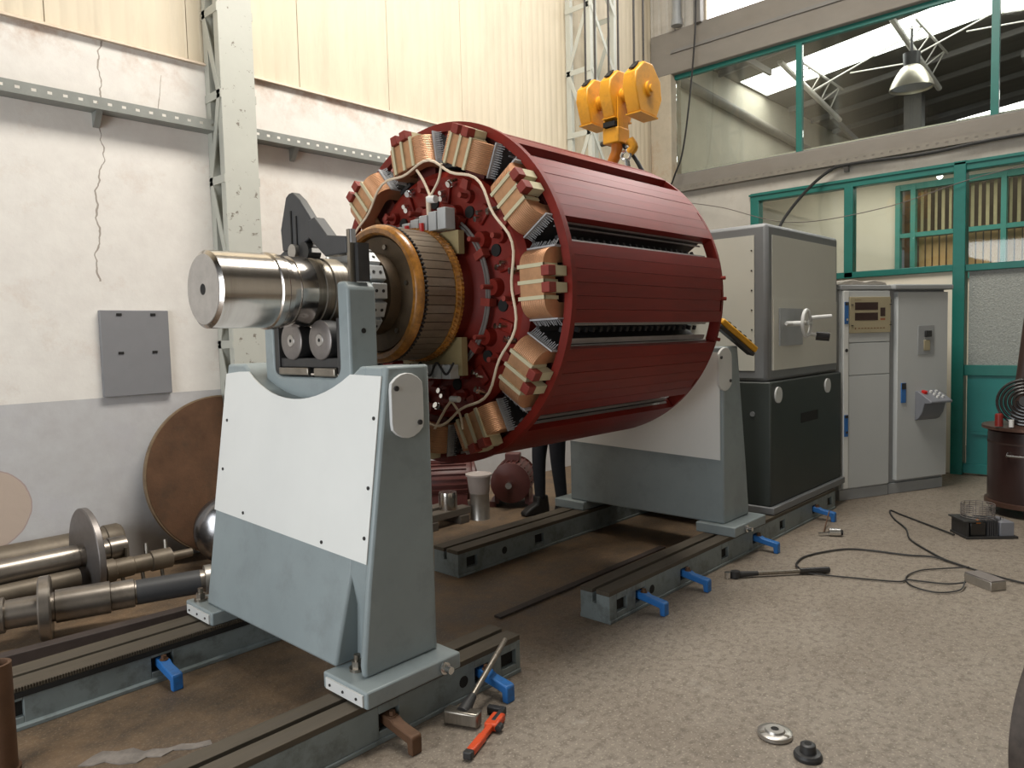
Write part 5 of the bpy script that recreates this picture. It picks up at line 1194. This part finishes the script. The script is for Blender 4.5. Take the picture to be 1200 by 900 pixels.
tag(build(MB().lathe([(0, 0.075), (0, 0.08), (0.12, 0.08), (0.15, 0.075), (0.15, 0.05)], 32, (4.20, 4.70, 0.13), (0,0,1)), 'steel_cylinder', 'steel'), 'shiny steel cylinder standing on the timber bearers', 'cylinder')

# ================================================================== PERSON (stands behind the rotor; legs visible below it)
def skinfig(name, verts, edges, radii, mat, parent, sub=2):
    me = bpy.data.meshes.new(name); me.from_pydata(verts, edges, []); me.update()
    o = bpy.data.objects.new(name, me); COL.objects.link(o); o.parent = parent
    o.modifiers.new('skin', 'SKIN'); o.modifiers['skin'].use_smooth_shade = True
    for i, sv_ in enumerate(me.skin_vertices[0].data):
        r = radii[i]; sv_.radius = r if isinstance(r, tuple) else (r, r); sv_.use_root = (i == 0)
    s = o.modifiers.new('sub', 'SUBSURF'); s.levels = sub; s.render_levels = sub
    me.materials.append(MT[mat]); return o
pe = thing('person', 'person in dark trousers standing behind the rotor, only legs visible', 'person', (4.92, 4.15, 0), R(168))
V = [(0, 0, 0.95), (0, 0, 1.10), (0, 0.0, 1.30), (0, 0.0, 1.44), (0.01, 0, 1.52), (0.03, 0, 1.60), (0.03, 0, 1.68),
     (0, 0.10, 0.90), (0.02, 0.13, 0.50), (-0.01, 0.15, 0.10), (0, -0.10, 0.90), (0.02, -0.14, 0.50), (-0.01, -0.17, 0.10),
     (0, 0.19, 1.42), (-0.02, 0.25, 1.14), (0.10, 0.24, 0.92), (0, -0.19, 1.42), (-0.02, -0.25, 1.14), (0.10, -0.24, 0.92)]
E_ = [(0,1),(1,2),(2,3),(3,4),(4,5),(5,6),(0,7),(7,8),(8,9),(0,10),(10,11),(11,12),(3,13),(13,14),(14,15),(3,16),(16,17),(17,18)]
Rd = [(0.10,0.15),(0.10,0.14),(0.12,0.16),(0.09,0.13),0.055,(0.085,0.07),(0.085,0.07),0.095,0.066,0.048,0.095,0.066,0.048,0.060,0.046,0.032,0.060,0.046,0.032]
body = skinfig('body', V, E_, Rd, 'trousers', pe)
jk = skinfig('jacket', [(0,0,0.98),(0,0,1.12),(0,0,1.30),(0,0,1.43),(0,0.20,1.42),(-0.02,0.255,1.14),(0.095,0.243,0.94),(0,-0.20,1.42),(-0.02,-0.255,1.14),(0.095,-0.243,0.94)], [(0,1),(1,2),(2,3),(3,4),(4,5),(5,6),(3,7),(7,8),(8,9)], [(0.13,0.18),(0.125,0.17),(0.14,0.185),(0.10,0.15),0.072,0.058,0.045,0.072,0.058,0.045], 'jacket', pe)
hd_ = build(MB().lathe([(-0.115, 0.01), (-0.105, 0.045), (-0.07, 0.068), (0, 0.078), (0.06, 0.074), (0.10, 0.045), (0.115, 0.01)], 24, (0.035, 0, 1.645), (0,0,1)), 'head', 'skin', pe, 0, True)
build(MB().prism([(0.108, 1.66), (0.135, 1.625), (0.10, 1.615)], 'y', -0.014, 0.014), 'nose', 'skin', hd_, 0.004, True)
for s in (-1, 1):
    build(MB().sphere((0.102, s*0.03, 1.665), 0.011), 'eye', 'eye', hd_, 0, True)
    build(MB().sphere((0.03, s*0.08, 1.65), 0.022), 'ear', 'skin', hd_, 0, True)
build(MB().box(0.095, 0.108, -0.022, 0.022, 1.585, 1.592), 'mouth', 'redcan', hd_, 0.002, True)
build(MB().lathe([(0.03, 0.083), (0.07, 0.080), (0.105, 0.055), (0.124, 0.01)], 24, (0.027, 0, 1.645), (0,0,1)), 'hair', 'hair', pe, 0, True)
for s in (-1, 1):
    fy = 0.15 if s > 0 else -0.17
    build(MB().prism([(-0.085, 0), (0.185, 0), (0.19, 0.035), (0.12, 0.075), (0.05, 0.10), (0.045, 0.17), (-0.07, 0.17), (-0.085, 0.05)], 'y', fy-0.045, fy+0.045), 'boot', 'boot', pe, 0.018, True)
    hv = [(0.10, s*0.24, 0.92), (0.125, s*0.235, 0.85)]; he_ = [(0, 1)]; hr = [0.030, (0.020, 0.038)]
    for k in range(4):
        n = len(hv); oy = -0.03+0.02*k
        ln = (0.06, 0.07, 0.066, 0.05)[k]
        hv += [(0.13+0.0, s*0.235+oy, 0.82), (0.138, s*0.235+oy, 0.82-ln*0.6), (0.128, s*0.235+oy, 0.82-ln)]
        he_ += [(1, n), (n, n+1), (n+1, n+2)]; hr += [0.010, 0.009, 0.008]
    n = len(hv); hv += [(0.15, s*0.19, 0.84), (0.165, s*0.185, 0.805)]; he_ += [(1, n), (n, n+1)]; hr += [0.011, 0.009]
    skinfig('hand', hv, he_, hr, 'skin', pe, 1)
